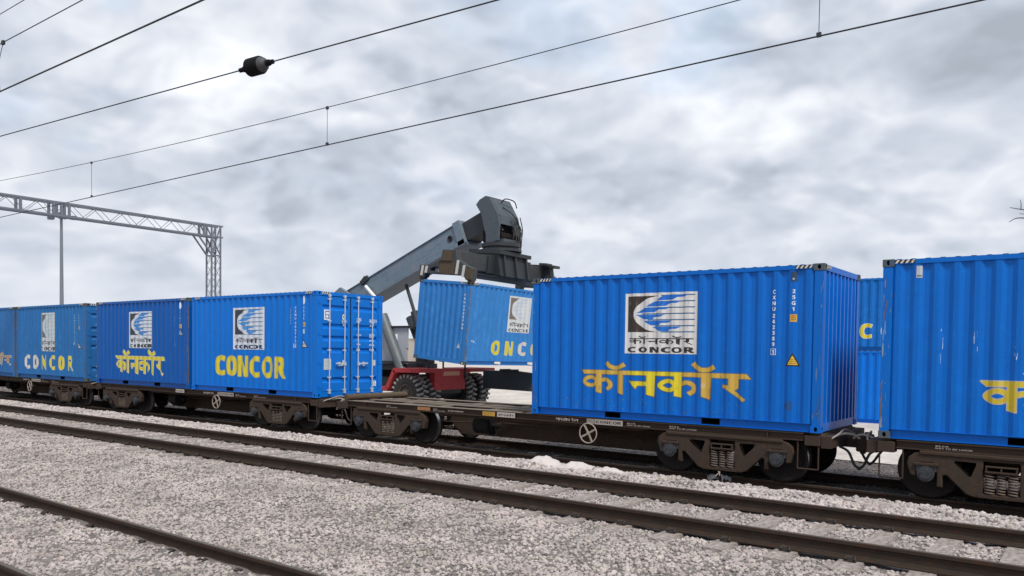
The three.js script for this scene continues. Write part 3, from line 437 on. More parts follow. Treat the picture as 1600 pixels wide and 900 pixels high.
container({ label: 'large blue container with golden Hindi letters and square emblem, right of the empty wagon slot', pos: [CL / 2, YB, 0], chips: [[1, 1], [-1, 1]], mat: bluePaint(0.0, 0.128, 0.53), cast: M.casting,
  prints: [['emblem_panel', 2.25, 3.77, 1.32, 2.5, logoA], ['lettering', 1.2, 4.88, 0.44, 1.2, hindiTex([gold, bright, gold], '#6f6a5c', 130, 256, 5), 1], ['markings', 5.0, 5.76, 0.98, 2.80, marksTex({ serial: '242389', check: '3', patch: 1 }), 1], ['dirt_smudge', 5.38, 5.62, 0.34, 0.56, canvas(96, 96, (g) => { for (let i = 0; i < 90; i++) { const a = rnd() * 6.28, q = 40 * rnd(); g.fillStyle = ['#1f4c80', '#3a5878', '#27568c'][i % 3]; g.beginPath(); g.arc(48 + q * Math.cos(a) * 0.8, 48 + q * Math.sin(a), 1 + 4 * rnd(), 0, 7); g.fill(); } }), 1], ['scuffs', 0.6, 4.6, 0.2, 0.5, canvas(1024, 96, (g) => { for (let i = 0; i < 120; i++) { g.fillStyle = ['#3f74b4', '#5f86b0', '#1c4a82', '#74685c'][i % 4]; g.fillRect(rnd() * 1024, 96 * rnd() ** 0.6, rr(1, 5), rr(1, 9)); } }), 1]] });
container({ label: 'nearest blue container cut by the right edge, yellow Hindi letter beginning on it', pos: [6.9637 + CL / 2, YB, 0], chips: [[-1, 0]], mat: bluePaint(0.0, 0.133, 0.54), cast: M.casting, castLow: M.casting,
  prints: [['lettering', 1.38, 5.0, 0.45, 1.2, hindiTex(['#c8b02a', '#c8b02a', '#c8b02a'], '#b0aaa6', 250), 1], ['emblem_panel', 2.4, 3.92, 1.32, 2.5, logoA], ['marker_plate', 0.5, 0.585, 2.58, 2.77, canvas(64, 128, (g) => { g.fillStyle = '#b9bcc0'; g.fillRect(0, 0, 64, 128); g.fillStyle = '#55595e'; g.fillRect(6, 100, 52, 14); })], ['scratches', 0.7, 2.3, 1.1, 2.6, faintPrint(512, 480, 16), 1]] });
container({ label: 'bright blue container with its door end showing, yellow capitals CONCOR below the emblem', pos: [-13.184 + CL / 2, YB, 0], mat: bluePaint(0.0, 0.155, 0.60), right: ends.doors, rightMarks: l1Marks,
  prints: [['emblem_panel', 2.22, 3.7, 1.28, 2.51, logoB], ['lettering', 1.2, 4.78, 0.44, 1.12, latinTex(yellow6, '#9fa08c', 0.085, { rise: 1, edge: 4 }), 1], ['markings', 4.86, 5.74, 1.0, 2.82, marksTex({ serial: '265772', check: '8', disc: 1, extra: 1, second: 'CXNU99', triY: 440, tri: '#cdd6de', plate: '#c9b070', ink: '#c7dcf0' }), 1]] });
container({ label: 'dark blue container with yellow Hindi letters, touching the bright CONCOR container', pos: [-19.386 + CL / 2, YB, 0], chips: [[1, 2], [-1, 1]], mat: bluePaint(0.002, 0.09, 0.37), cast: M.casting,
  prints: [['emblem_panel', 2.27, 3.82, 1.27, 2.51, logoC], ['lettering', 1.34, 4.62, 0.34, 1.26, hindiTex(['#cbbd3c', '#cbbd3c', '#cbbd3c'], '#c4bfae', 200, 300), 1], ['markings', 4.98, 5.74, 1.0, 2.82, marksTex({ serial: '241906', check: '5', disc: 1, plate: '#bfae90', tri: '#7fb0d8', ink: '#7fb0dc', triY: 320, fade: 160 }), 1]] });
container({ label: 'faded blue container with part yellow, part white capitals CONCOR and a pale narrow emblem', pos: [-26.25 + CL / 2, YB, 0], chips: [[-1, 2], [1, 2]], mat: bluePaint(0.022, 0.145, 0.39, true), cast: M.casting, right: ends.doors, rightMarks: [[0.0, 0.4, 1.75, 2.15, placard('plate')]], castLow: M.casting,
  prints: [['emblem_panel', 2.3, 3.54, 1.09, 2.6, logoE], ['lettering', 0.6, 5.2, 0.34, 0.95, latinTex(['#c9c6c2', '#c9c0b4', '#c6ba3c', '#cdbf4a', '#cfc02c', '#cdbf3a'], '#c3c5c8', 0.2, { edge: 3.5, worn: 300 }), 1], ['markings', 4.86, 5.74, 1.0, 2.82, marksTex({ serial: '238114', check: '0', plate: '#b8a890', tri: '#d4cfc4', ink: '#9cc4e6', triY: 490, fade: 200 }), 1]] });
container({ label: 'faded blue container cut by the left edge with worn white letters', pos: [-32.45 + CL / 2, YB, 0], chips: [[1, 2]], mat: bluePaint(0.03, 0.15, 0.39, true), cast: M.casting,
  prints: [['emblem_panel', 2.3, 3.6, 1.2, 2.5, logoE], ['lettering', 1.0, 5.8, 0.44, 1.05, hindiTex(['#c9c6c2', '#c9c0b4', '#a98c66'], '#c3c5c8', 300), 1]] });
// the one in the air: its near end faces the train
const LIFT = { x: -9.234, y: 1.892, z: -5.933, tilt: -5.24 * D2R, nod: -0.8 * D2R };
container({ label: 'faded light blue container hanging tilted from the lifting machine', pos: [LIFT.x, LIFT.y - 0.042, LIFT.z - CL / 2], rot: [0, Math.PI / 2, LIFT.nod], chips: [[-1, 2]], mat: bluePaint(0.035, 0.20, 0.52, true), cast: M.spreader, castLow: M.casting, endPrint: [0.55, 1.08, 0.45, 2.65, canvas(128, 512, (g) => { g.fillStyle = '#c3d3e4'; g.textAlign = 'center'; g.font = 'bold 26px sans-serif'; [...'CXNU223706'].forEach((c, i) => g.fillText(c, 104, 60 + i * 30)); g.fillStyle = '#d8cfc4'; g.beginPath(); g.moveTo(78, 430); g.lineTo(56, 486); g.lineTo(98, 486); g.fill(); fadeOut(g, 128, 512, 60, 6); })],
  prints: [['emblem_panel', 2.35, 3.75, 1.25, 2.6, logoD], ['lettering', 0.47, 5.5, 0.36, 0.92, latinTex(['#fff', '#c9bd1e', '#c9bd3a', '#c3c0ba', '#c9bd3a', '#c9bd3a'], '#b9bdc4', 0.2, { only: [1, 2, 3, 4, 5], edge: 4 }), 1], ['markings', 0.06, 0.6, 0.55, 0.95, canvas(128, 96, (g) => { wear(g, 128, 96, 26, ['#b9c8d8', '#9fb6cf'], 0.9, 8); }), 1]] });
{ const c = scene.children.at(-1); c.rotation.set(0, 0, 0); c.quaternion.setFromEuler(new THREE.Euler(0, 0, LIFT.tilt)).multiply(new THREE.Quaternion().setFromEuler(new THREE.Euler(LIFT.nod, 0, 0))).multiply(new THREE.Quaternion().setFromEuler(new THREE.Euler(0, Math.PI / 2, 0))); }
// stack in the yard, seen in the gap between two wagons
container({ label: 'lower blue container of the stack seen in the gap between two wagons', pos: [5.0, YARD_Y, -16.8], mat: bluePaint(0.0, 0.15, 0.62), stripes: false });
container({ label: 'upper blue container of the stack in the gap, yellow letters beginning C O', pos: [5.0, YARD_Y + 2.63, -16.8], mat: bluePaint(0.005, 0.135, 0.48, true), stripes: false,
  prints: [['lettering', 0.5, 4.95, 0.46, 1.1, latinTex(yellow6, '#c9ccd0', 0.2, { edge: 4 }), 1]] });
for (const c of scene.children.slice(-2)) c.scale.y = 2.62 / CH;

// ---------------------------------------------------------------- wagons
const G = {};
{
  // bogie side frame: two windows, spring opening in the middle, jaws over the axle boxes
  const half = [[0, 0.79], [1.08, 0.785], [1.2, 0.75], [1.28, 0.68], [1.3, 0.58], [1.25, 0.40], [1.17, 0.38], [1.17, 0.56], [1.1, 0.61], [0.92, 0.61], [0.87, 0.56], [0.87, 0.24], [0.79, 0.24], [0.79, 0.42], [0.74, 0.44], [0.46, 0.17], [0.36, 0.135], [0, 0.13]];
  const outline = [...half, ...half.slice(1, -1).reverse().map(([x, y]) => [-x, y])];
  const win = [[0.335, 0.69], [0.62, 0.695], [0.66, 0.665], [0.645, 0.63], [0.43, 0.425], [0.385, 0.43], [0.315, 0.63], [0.315, 0.67]];
  const mid = [[-0.24, 0.205], [0.24, 0.205], [0.24, 0.70], [-0.24, 0.70]];
  G.sideFrame = join([plate(outline, 1.055, 1.19, 0.018, [win, win.map(([x, y]) => [-x, y]).reverse(), mid]), rbox(-1.12, 1.12, 0.735, 0.8, 1.03, 1.215, 0.02), box(-0.3, 0.3, 0.15, 0.195, 1.0, 1.23)]);
  G.jaw = join([rbox(-0.17, 0.17, 0.565, 0.61, 1.02, 1.235, 0.01)]);
  G.axleBox = join([disc(0.125, 0.12, 'z', 0, 0, 1.19, 20), disc(0.10, 0.15, 'z', 0, 0, 1.21, 20, 0.085), rbox(-0.15, 0.15, 0.02, 0.15, 1.05, 1.2, 0.02), ...[0, 1, 2].map((k) => disc(0.016, 0.02, 'z', 0.055 * Math.cos(k * 2.1 + 0.5), 0.055 * Math.sin(k * 2.1 + 0.5), 1.29, 8))]);
  const coil = (x, r) => { const p = []; for (let i = 0; i <= 84; i++) { const a = (i / 12) * 2 * Math.PI; p.push([x + r * Math.cos(a), 0.215 + (i / 84) * 0.30, 1.13 + r * Math.sin(a)]); } return new THREE.TubeGeometry(new THREE.CatmullRomCurve3(p.map((q) => V(...q))), 126, 0.0135, 6); };
  G.coils = [-0.155, 0, 0.155].map((x) => coil(x, x ? 0.066 : 0.056));
  G.bolster = join([rbox(-0.215, 0.215, 0.53, 0.56, -1.22, 1.22, 0.008), rbox(-0.215, 0.215, 0.615, 0.64, -1.22, 1.22, 0.008), box(-0.21, -0.185, 0.56, 0.615, -1.215, 1.215), box(0.185, 0.21, 0.56, 0.615, -1.215, 1.215), box(-0.012, 0.012, 0.56, 0.615, -1.215, 1.215), box(-0.2, 0.2, 0.64, 0.8, -0.9, 0.9)]);
  const prof = [[0.08, -0.09], [0.12, -0.09], [0.13, -0.02], [0.34, 0.0], [0.40, -0.055], [0.455, -0.06], [0.462, 0.035], [0.485, 0.045], [0.485, 0.07], [0.44, 0.075], [0.40, 0.06], [0.34, 0.03], [0.13, 0.03], [0.12, 0.08], [0.08, 0.08]];
  G.wheel = (s) => { const g = new THREE.LatheGeometry(prof.map(([r, y]) => new THREE.Vector2(r, y)), 48); g.rotateX(-s * Math.PI / 2); return at(g, 0, 0, s * 0.865); };
  G.treadRing = (s) => { const g = new THREE.LatheGeometry([[0.4558, -0.058], [0.4632, 0.033]].map(([r, y]) => new THREE.Vector2(r, y)), 48); g.rotateX(-s * Math.PI / 2); return at(g, 0, 0, s * 0.865); };
  G.axle = disc(0.075, 2.3, 'z', 0, 0, 0, 16);
  G.handWheel = join([new THREE.TorusGeometry(0.2, 0.0135, 8, 36), ...[0.5, 2.07, 3.64, 5.21].map((a) => strut(V(0.03 * Math.cos(a), 0.03 * Math.sin(a), -0.015), V(0.195 * Math.cos(a), 0.195 * Math.sin(a), 0), 0.018, 0.035)), disc(0.035, 0.05, 'z', 0, 0, -0.02, 12)]);
  G.wheelL = G.wheel(1); G.wheelR = G.wheel(-1); G.ringL = G.treadRing(1); G.ringR = G.treadRing(-1);
}
function bogie(parent, x) {
  const b = sub('bogie', parent); b.position.x = x;
  for (const s of [1, -1]) { const f = part('side_frame', G.sideFrame, M.bogie, b); if (s < 0) f.rotation.y = Math.PI; for (const c of G.coils) { const k = part('spring', c, M.spring, b); if (s < 0) k.rotation.y = Math.PI; } }
  part('bolster', G.bolster, M.bogie, b);
  for (const e of [-1, 1]) {
    for (const [g, h] of [[G.wheelL, G.ringL], [G.wheelR, G.ringR]]) { part('wheel', g, M.wheel, b).position.set(e * 1.02, 0.462, 0); part('wheel_tread', h, M.tread, b).position.set(e * 1.02, 0.462, 0); }
    part('axle', G.axle, M.wheel, b).position.set(e * 1.02, 0.462, 0);
    for (const s of [1, -1]) { const a = part('axle_box', G.axleBox, M.axlebox, b); a.position.set(e * 1.02, 0.44, 0); const j = part('bearing_adapter', G.jaw, M.bogie, b); j.position.set(e * 1.02, 0, 0); if (s < 0) { a.rotation.y = Math.PI; j.rotation.y = Math.PI; } }
    part('brake_beam', [rod(V(e * 0.48, 0.4, -0.75), V(e * 0.48, 0.4, 0.75), 0.035), rbox(e * 0.5 - 0.03, e * 0.5 + 0.03, 0.32, 0.56, 0.78, 0.93, 0.01), rbox(e * 0.5 - 0.03, e * 0.5 + 0.03, 0.32, 0.56, -0.93, -0.78, 0.01)], M.dark, b);
  }
  return b;
}
const plateTex = (draw, bg) => canvas(256, 96, (g, w, h) => { if (bg) { g.fillStyle = bg; g.fillRect(0, 0, w, h); } draw(g, w, h); wear(g, w, h, bg ? 50 : 0, ['#6a625c', '#4a433e'], 0.4, 6); });
function bharatiyaRail(g, x, y, w, h) {            // Indian Railways in Devanagari, painted strokes
  g.save(); g.translate(x, y); g.scale(w / 100, h / 30); g.strokeStyle = '#b7aea6'; g.lineWidth = 2.6; g.lineCap = 'butt';
  const l = (...p) => { g.beginPath(); g.moveTo(p[0], p[1]); for (let i = 2; i < p.length; i += 2) g.lineTo(p[i], p[i + 1]); g.stroke(); }, q = (a, b, c, d, e, f) => { g.beginPath(); g.moveTo(a, b); g.quadraticCurveTo(c, d, e, f); g.stroke(); };
  l(6, 2, 20, 2); l(13, 2, 13, 28); q(2, 6, 2, 0, 6, 3); q(6, 3, 8, 8, 4, 16); l(3, 17, 13, 17); l(18, 2, 18, 28);               // bha + aa
  l(20, 2, 31, 2); q(26, 2, 30, 12, 23, 14); l(23, 14, 30, 27);                                                              // ra
  l(31, 2, 46, 2); l(41, 2, 41, 28); q(41, 12, 33, 10, 33, 18); q(33, 18, 34, 24, 38, 26); l(46, 2, 46, 28); q(40, 1, 44, -7, 47, 1);   // ta + ii
  l(47, 2, 62, 2); l(59, 2, 59, 28); q(50, 4, 56, 12, 50, 14); q(50, 14, 50, 22, 59, 20);                                       // ya
  l(67, 2, 79, 2); q(73, 2, 77, 12, 70, 14); l(70, 14, 77, 27); l(74, 1, 70, -6);                                               // ra + e
  l(80, 2, 99, 2); l(94, 2, 94, 28); q(94, 10, 88, 8, 87, 16); q(87, 16, 85, 8, 81, 14); q(81, 14, 82, 24, 86, 24);               // la
  g.restore();
}
const signs = {
  bharat: plateTex((g) => bharatiyaRail(g, 8, 28, 240, 52)), concor: plateTex((g, w) => { bigLetters(g, 'CONCOR', [66, 96, 128, 158, 189, 219].map((x) => [x, 24, 26, 50]), Array(6).fill('#231d1b'), '#231d1b', 1); g.fillStyle = '#8d857e'; g.fillRect(0, 0, 54, 96); g.fillStyle = '#5d544e'; g.fillRect(10, 20, 26, 6); g.fillRect(10, 36, 30, 6); g.fillRect(54, 0, 5, 96); }, '#a39b94'),
  hindiPlate: plateTex((g) => hindi(g, 10, 36, 236, 46, ['#2a2522', '#2a2522', '#2a2522'], null), '#b5aea8'), yellow: plateTex((g, w, h) => { g.fillStyle = '#8a6a2a'; for (let i = 0; i < 5; i++) g.fillRect(16, 12 + i * 16, rr(120, 220), 6); }, '#b98f3c'), orange: plateTex(() => {}, '#9a6a42'),
  number: plateTex((g) => { g.fillStyle = '#aba39b'; g.font = 'bold 44px sans-serif'; g.fillText('61251490427', 2, 64, 250); }), small: plateTex((g) => { g.fillStyle = '#9a928a'; g.font = 'bold 36px sans-serif'; g.fillText('BLCA', 4, 44); g.fillText('NOT TO BE LOOSE', 4, 84, 240); }),
};
const signMat = Object.fromEntries(Object.entries(signs).map(([k, t]) => [k, new THREE.MeshStandardMaterial({ map: t, roughness: 0.75, alphaTest: 0.3 })]));
const signPlate = (key, w, x, parent, h = 0.1, y = 0.872) => { const p = part('sign_plate', new THREE.PlaneGeometry(w, h), signMat[key], parent); p.position.set(x, y, 1.197); return p; };
function wagon(xc, label, kind) {
  const w = thing('container_wagon', label, 'wagon', [xc, 0, 0], 'container wagons coupled on the loading track');
  const Lh = 6.28;
  for (const s of [1, -1]) {
    part('side_sill', [box(-Lh + 0.45, Lh - 0.45, 0.925, 0.94, s * 1.06 - 0.13, s * 1.06 + 0.13), box(-Lh + 0.45, Lh - 0.45, 0.805, 0.82, s * 1.06 - 0.1, s * 1.06 + 0.13), box(-Lh + 0.45, Lh - 0.45, 0.82, 0.925, s * 1.13 - 0.006, s * 1.13 + 0.012), ...[-5.2, -3.4, -2.2, -0.9, 0.9, 2.2, 3.4, 5.2].map((x) => box(x - 0.01, x + 0.01, 0.822, 0.923, s > 0 ? 1.143 : -1.185, s > 0 ? 1.185 : -1.143))], M.frame, w);
    part('sill_flange', box(-Lh + 0.46, Lh - 0.46, 0.9405, 0.9445, s * 1.06 - 0.125, s * 1.06 + 0.125), M.deck, w);
    part('truss_plate', plate([[-2.9, 0.803], [2.9, 0.803], [2.6, 0.74], [1.9, 0.74], [-1.9, 0.74], [-2.6, 0.74]], s > 0 ? 0.98 : -1.06, s > 0 ? 1.06 : -0.98), M.frame, w);
  }
  part('center_sill', [plate([[-Lh + 0.2, 0.92], [Lh - 0.2, 0.92], [Lh - 0.2, 0.7], [3.35, 0.7], [2.75, 0.26], [-2.75, 0.26], [-3.35, 0.7], [-Lh + 0.2, 0.7]], 0.2, 0.225), plate([[-Lh + 0.2, 0.92], [Lh - 0.2, 0.92], [Lh - 0.2, 0.7], [3.35, 0.7], [2.75, 0.26], [-2.75, 0.26], [-3.35, 0.7], [-Lh + 0.2, 0.7]], -0.225, -0.2), box(-2.75, 2.75, 0.245, 0.26, -0.27, 0.27)], M.frame, w);
  part('sill_flange', [box(-Lh + 0.2, Lh - 0.2, 0.9205, 0.942, 0.12, 0.33), box(-Lh + 0.2, Lh - 0.2, 0.9205, 0.942, -0.33, -0.12)], M.deck, w);
  for (const x of [-5.8, -4.36, -3.0, -1.5, -0.35, 0.35, 1.5, 3.0, 4.36, 5.8]) part('cross_beam', [box(x - 0.07, x + 0.07, 0.905, 0.921, -0.93, 0.93), box(x - 0.008, x + 0.008, 0.76, 0.905, -0.95, 0.95)], M.deck, w);
  for (const e of [-1, 1]) {
    for (const s of [-1, 1]) for (const [xa, xb] of [[0.45, 2.9], [3.1, 5.7]]) part('diagonal_brace', strut(V(e * xa, 0.912, s * 0.3), V(e * xb, 0.912, s * 0.95), 0.09, 0.012), M.deck, w);
    part('headstock', [box(Math.min(e * Lh, e * (Lh - 0.16)), Math.max(e * Lh, e * (Lh - 0.16)), 0.70, 0.90, -1.16, 1.16)], M.frame, w);
    part('end_roller', disc(0.085, 2.2, 'z', e * (Lh - 0.28), 0.985 - (kind.full.includes(e) ? 0.09 : -0.03), 0, 16), M.rusty, w);
    for (const s of [-1, 1]) part('end_bracket', rbox(e * (Lh - 0.3) - 0.13, e * (Lh - 0.3) + 0.13, 0.73, 0.905, s * 1.09 - 0.11, s * 1.09 + 0.11, 0.012), M.frame, w);
    part('jumper_hose', tube([[e * (Lh - 0.1), 0.82, 0.78], [e * (Lh + 0.05), 0.92, 0.72], [e * (Lh + 0.22), 0.93, 0.66], [e * (Lh + 0.34), 0.86, 0.62]], 0.022, 18), M.hose, w);
    part('step_iron', [rod(V(e * (Lh - 0.55), 0.8, 1.16), V(e * (Lh - 0.55), 0.32, 1.16), 0.014), rod(V(e * (Lh - 0.2), 0.8, 1.16), V(e * (Lh - 0.2), 0.32, 1.16), 0.014), rod(V(e * (Lh - 0.55), 0.32, 1.16), V(e * (Lh - 0.2), 0.32, 1.16), 0.014)], M.frame, w);
    part('coupler', [rbox(e * (Lh + 0.1) - 0.24, e * (Lh + 0.1) + 0.24, 0.64, 0.84, -0.11, 0.11, 0.03), rbox(e * (Lh + 0.27) - 0.1, e * (Lh + 0.27) + 0.1, 0.58, 0.88, -0.17 + e * 0.05, 0.17 + e * 0.05, 0.04), disc(0.05, 0.36, 'y', e * (Lh + 0.28), 0.73, 0.14 * e, 12)], M.frame, w);
    part('brake_hose', tube([[e * (Lh - 0.05), 0.68, 0.42], [e * (Lh + 0.1), 0.6, 0.43], [e * (Lh + 0.22), 0.36, 0.42], [e * (Lh + 0.31), 0.3, 0.40]], 0.024, 18), M.hoseBlack, w);
    part('brake_hose', tube([[e * (Lh - 0.05), 0.68, -0.4], [e * (Lh + 0.1), 0.55, -0.4], [e * (Lh + 0.24), 0.34, -0.38], [e * (Lh + 0.31), 0.3, -0.37]], 0.024, 18), M.hoseBlack, w);
    part('uncoupling_lever', tube([[e * (Lh - 0.02), 0.86, 1.12], [e * (Lh + 0.05), 0.93, 0.9], [e * (Lh + 0.07), 0.99, 0.55], [e * (Lh + 0.16), 0.9, 0.2]], 0.017, 20), M.hose, w);
    for (const s of [-1, 1]) for (const x of [0.16, 5.9]) part('twist_lock', [rbox(e * x - 0.07, e * x + 0.07, 0.94, 0.953, s * 1.13 - 0.05, s * 1.13 + 0.05, 0.005), box(e * x - 0.025, e * x + 0.025, 0.953, 0.99, s * 1.13 - 0.02, s * 1.13 + 0.02)], M.frame, w);
    bogie(w, e * 4.365);
  }
  part('hand_brake_wheel', G.handWheel, M.handwheel, w).position.set(1.56, 0.635, 1.3);
  part('brake_shaft', [rod(V(1.56, 0.635, 1.28), V(1.56, 0.635, 0.5), 0.018), rod(V(1.56, 0.635, 1.1), V(1.45, 0.8, 1.1), 0.02)], M.frame, w);
  part('brake_cylinder', [disc(0.2, 0.42, 'x', -1.62, 0.55, 0.72, 24), disc(0.215, 0.04, 'x', -1.40, 0.55, 0.72, 24), disc(0.05, 0.3, 'x', -1.28, 0.55, 0.72, 12), box(-1.72, -1.52, 0.7, 0.8, 0.6, 0.84)], M.dark, w);
  part('brake_reservoir', [disc(0.16, 0.8, 'x', 2.4, 0.56, -0.7, 20), box(2.2, 2.3, 0.65, 0.8, -0.8, -0.6), box(2.5, 2.6, 0.65, 0.8, -0.8, -0.6)], M.dark, w);
  part('brake_rod', [rod(V(-3.3, 0.52, 0.4), V(-1.2, 0.6, 0.62), 0.016), rod(V(-1.1, 0.62, 0.6), V(1.3, 0.6, 0.55), 0.016), rod(V(1.3, 0.58, 0.5), V(3.3, 0.5, 0.38), 0.016), rod(V(-2.2, 0.74, 0.95), V(-0.4, 0.7, 0.8), 0.012)], M.frame, w);
  part('brake_pipe', tube([[-6.2, 0.72, 0.5], [-3, 0.78, 0.45], [0, 0.77, 0.5], [3, 0.78, 0.45], [6.2, 0.72, 0.5]], 0.018, 30), M.frame, w);
  for (const [k, wd, x, h, y] of kind.signs) signPlate(k, wd, x, w, h, y);
  return w;
}
const text = [['bharat', 0.62, 0.98, 0.1, 0.875], ['concor', 0.84, 1.88, 0.105, 0.872], ['small', 0.55, 2.66, 0.09, 0.872], ['small', 0.6, 3.6, 0.085, 0.872]];
wagon(-0.065, 'container wagon with its left half empty, open frame showing', { full: [1], signs: [...text, ['hindiPlate', 0.50, -0.63, 0.105, 0.872], ['yellow', 0.36, -1.12, 0.095, 0.872], ['number', 0.5, -2.1, 0.09, 0.872], ['small', 0.4, -2.62, 0.085, 0.872], ['orange', 0.42, -3.12, 0.08, 0.878], ['small', 0.4, -4.2, 0.08, 0.872]] });
wagon(-13.256, 'container wagon carrying the bright and the dark blue containers', { full: [-1, 1], signs: [...text, ['hindiPlate', 0.50, -0.63, 0.105, 0.872]] });
wagon(13.065, 'container wagon at the right edge under the nearest container', { full: [-1, 1], signs: [['small', 0.55, -5.0, 0.085, 0.872], ['small', 0.5, -3.4, 0.085, 0.872]] });
wagon(-26.32, 'container wagon at the left edge under the two faded containers', { full: [-1, 1], signs: text });

// ---------------------------------------------------------------- lifting machine
{
  const B = [-13, YARD_Y, -8.96];
  const t = thing('reach_stacker', 'reach stacker with grey boom and red chassis holding a container', 'reach stacker', B);
  const P = (name, geo, mat, parent = t) => { const g = join((Array.isArray(geo) ? geo : [geo])); g.translate(-B[0], -B[1], -B[2]); return part(name, g, mat, parent); };
  const ZC = -8.96;
  // chassis
  P('chassis', [box(-19.2, -11.35, 0.55, 1.15, ZC - 0.75, ZC + 0.75), box(-18.6, -14.6, 1.15, 1.45, ZC - 1.2, ZC + 1.2)], M.boomDark);
  P('front_panel', [rbox(-11.6, -11.26, 0.7, 1.55, -9.86, -8.02, 0.03)], M.red);
  P('axle_housing', [disc(0.28, 3.2, 'z', -12.05, 0.57, -9.35, 16)], M.boomDark);
  for (const s of [1, -1]) {
    const z0 = s > 0 ? -8.5 : -11.75, z1 = s > 0 ? -7.05 : -10.05;
    P('fender', [box(-12.62, -11.2, 1.40, 1.56, z0, z1), strut(V(-12.58, 1.47, (z0 + z1) / 2), V(-12.98, 0.76, (z0 + z1) / 2), z1 - z0, 0.16), box(-13.5, -12.95, 0.66, 0.8, z0, z1)], M.red);
    for (const zw of s > 0 ? [-8.15, -7.44] : [-10.42, -11.3]) {
      const w = sub('wheel', t); w.position.set(-12.05 - B[0], 0.57 - B[1], zw - B[2]); w.scale.set(1.05, 1.05, 1.18);
      const prof = [[0.34, -0.2], [0.4, -0.245], [0.55, -0.25], [0.63, -0.225], [0.655, -0.19], [0.66, 0], [0.655, 0.19], [0.63, 0.225], [0.55, 0.25], [0.4, 0.245], [0.34, 0.2]];
      const ty = new THREE.LatheGeometry(prof.map(([r, y]) => new THREE.Vector2(r, y)), 40); ty.rotateX(Math.PI / 2); part('tyre', ty, M.tyre, w);
      const lugs = []; for (let k = 0; k < 22; k++) for (const q of [-1, 1]) { const a = ((k + (q > 0 ? 0.5 : 0)) / 22) * 2 * Math.PI, g = new THREE.BoxGeometry(0.085, 0.12, 0.23); g.rotateX(q * 0.0); g.rotateY(q * 0.25); g.translate(0, 0.655, q * 0.125); g.rotateZ(a); lugs.push(g); } part('tread', lugs, M.tyreDust, w);
      part('rim', [disc(0.345, 0.3, 'z', 0, 0, 0, 28), new THREE.TorusGeometry(0.33, 0.025, 8, 28).translate(0, 0, s * 0.2), disc(0.16, 0.5, 'z', 0, 0, 0, 16)], M.rim, w);
    }
    const w = sub('wheel', t); w.position.set(-17.6 - B[0], 0.55 - B[1], ZC + s * 1.5 - B[2]);
    const ty = new THREE.LatheGeometry([[0.34, -0.25], [0.55, -0.28], [0.66, -0.24], [0.7, 0], [0.66, 0.24], [0.55, 0.28], [0.34, 0.25]].map(([r, y]) => new THREE.Vector2(r, y)), 36); ty.rotateX(Math.PI / 2); part('tyre', ty, M.tyre, w); part('rim', [disc(0.345, 0.3, 'z', 0, 0, 0, 24), disc(0.16, 0.45, 'z', 0, 0, 0, 16)], M.rim, w);
  }
  P('name_board', box(-11.262, -11.253, 1.27, 1.44, -9.5, -8.5), new THREE.MeshStandardMaterial({ color: new THREE.Color().setRGB(0.62, 0.3, 0.2), roughness: 0.7 }));
  P('deck_rail', [strut(V(-14.6, 1.78, ZC + 0.95), V(-11.4, 1.78, ZC + 0.95), 0.05, 0.09), strut(V(-12.6, 1.86, ZC - 0.8), V(-10.9, 1.86, ZC - 0.8), 0.05, 0.12), ...[-14.4, -13, -11.6].map((x) => box(x - 0.03, x + 0.03, 1.4, 1.8, ZC + 0.93, ZC + 0.98)), ...[-12.4, -11.2].map((x) => box(x - 0.03, x + 0.03, 1.1, 1.84, ZC - 0.83, ZC - 0.78))], M.boomDark);
  P('deck_box', [rbox(-14.9, -12.9, 1.45, 1.72, ZC - 1.0, ZC + 0.9, 0.02), rbox(-13.2, -12.4, 1.5, 2.2, ZC - 0.3, ZC + 0.25, 0.04)], M.boomDark);
  P('counterweight', rbox(-20.1, -18.6, 0.5, 2.3, ZC - 1.5, ZC + 1.5, 0.08), M.red);
  P('stabiliser_beam', [plate([[-11.0, 0.72], [-8.6, 0.68], [-6.4, 0.62], [-6.4, 1.2], [-9.4, 1.47], [-11.0, 1.47]], -11.15, -10.7, 0.01), box(-10.05, -9.9, 1.47, 1.55, -11.2, -10.6), box(-9.6, -9.5, 1.47, 1.54, -11.2, -10.6)], M.navy);
  // cab
  const cab = sub('cab', t);
  P('cab_shell', [box(-14.45, -13.0, 1.72, 2.35, ZC - 0.55, ZC + 0.75), ...[[-14.45, ZC + 0.7], [-13.05, ZC + 0.7], [-14.45, ZC - 0.55], [-13.05, ZC - 0.55]].map(([x, z]) => box(x, x + 0.09, 2.35, 3.2, z, z + 0.06)), box(-14.45, -14.1, 2.35, 3.2, ZC + 0.69, ZC + 0.75), box(-13.55, -12.98, 2.35, 3.2, ZC + 0.69, ZC + 0.749), box(-14.4, -13.0, 2.93, 3.2, ZC + 0.692, ZC + 0.752), box(-13.84, -13.8, 2.35, 2.93, ZC + 0.69, ZC + 0.748)], M.cab, cab);
  P('cab_roof', rbox(-14.7, -12.65, 3.2, 3.27, ZC - 0.6, ZC + 0.85, 0.02), M.boomDark, cab);
  P('cab_side_panel', box(-13.0, -12.97, 1.75, 2.75, ZC - 0.5, ZC + 0.69), M.cream, cab);
  P('window', box(-14.1, -13.55, 2.35, 2.93, ZC + 0.70, ZC + 0.708), M.glass, cab);
  P('window', box(-14.1, -13.2, 2.35, 2.93, ZC - 0.53, ZC - 0.522), M.glass, cab);
  // boom
  const dir = V(1, 0.38, 0).normalize(), upB = V(-0.38, 1, 0).normalize(), on = (x) => V(x, 6.26 + 0.38 * (x + 12), ZC), off = (p, u, z = 0) => p.clone().addScaledVector(upB, u).add(V(0, 0, z));
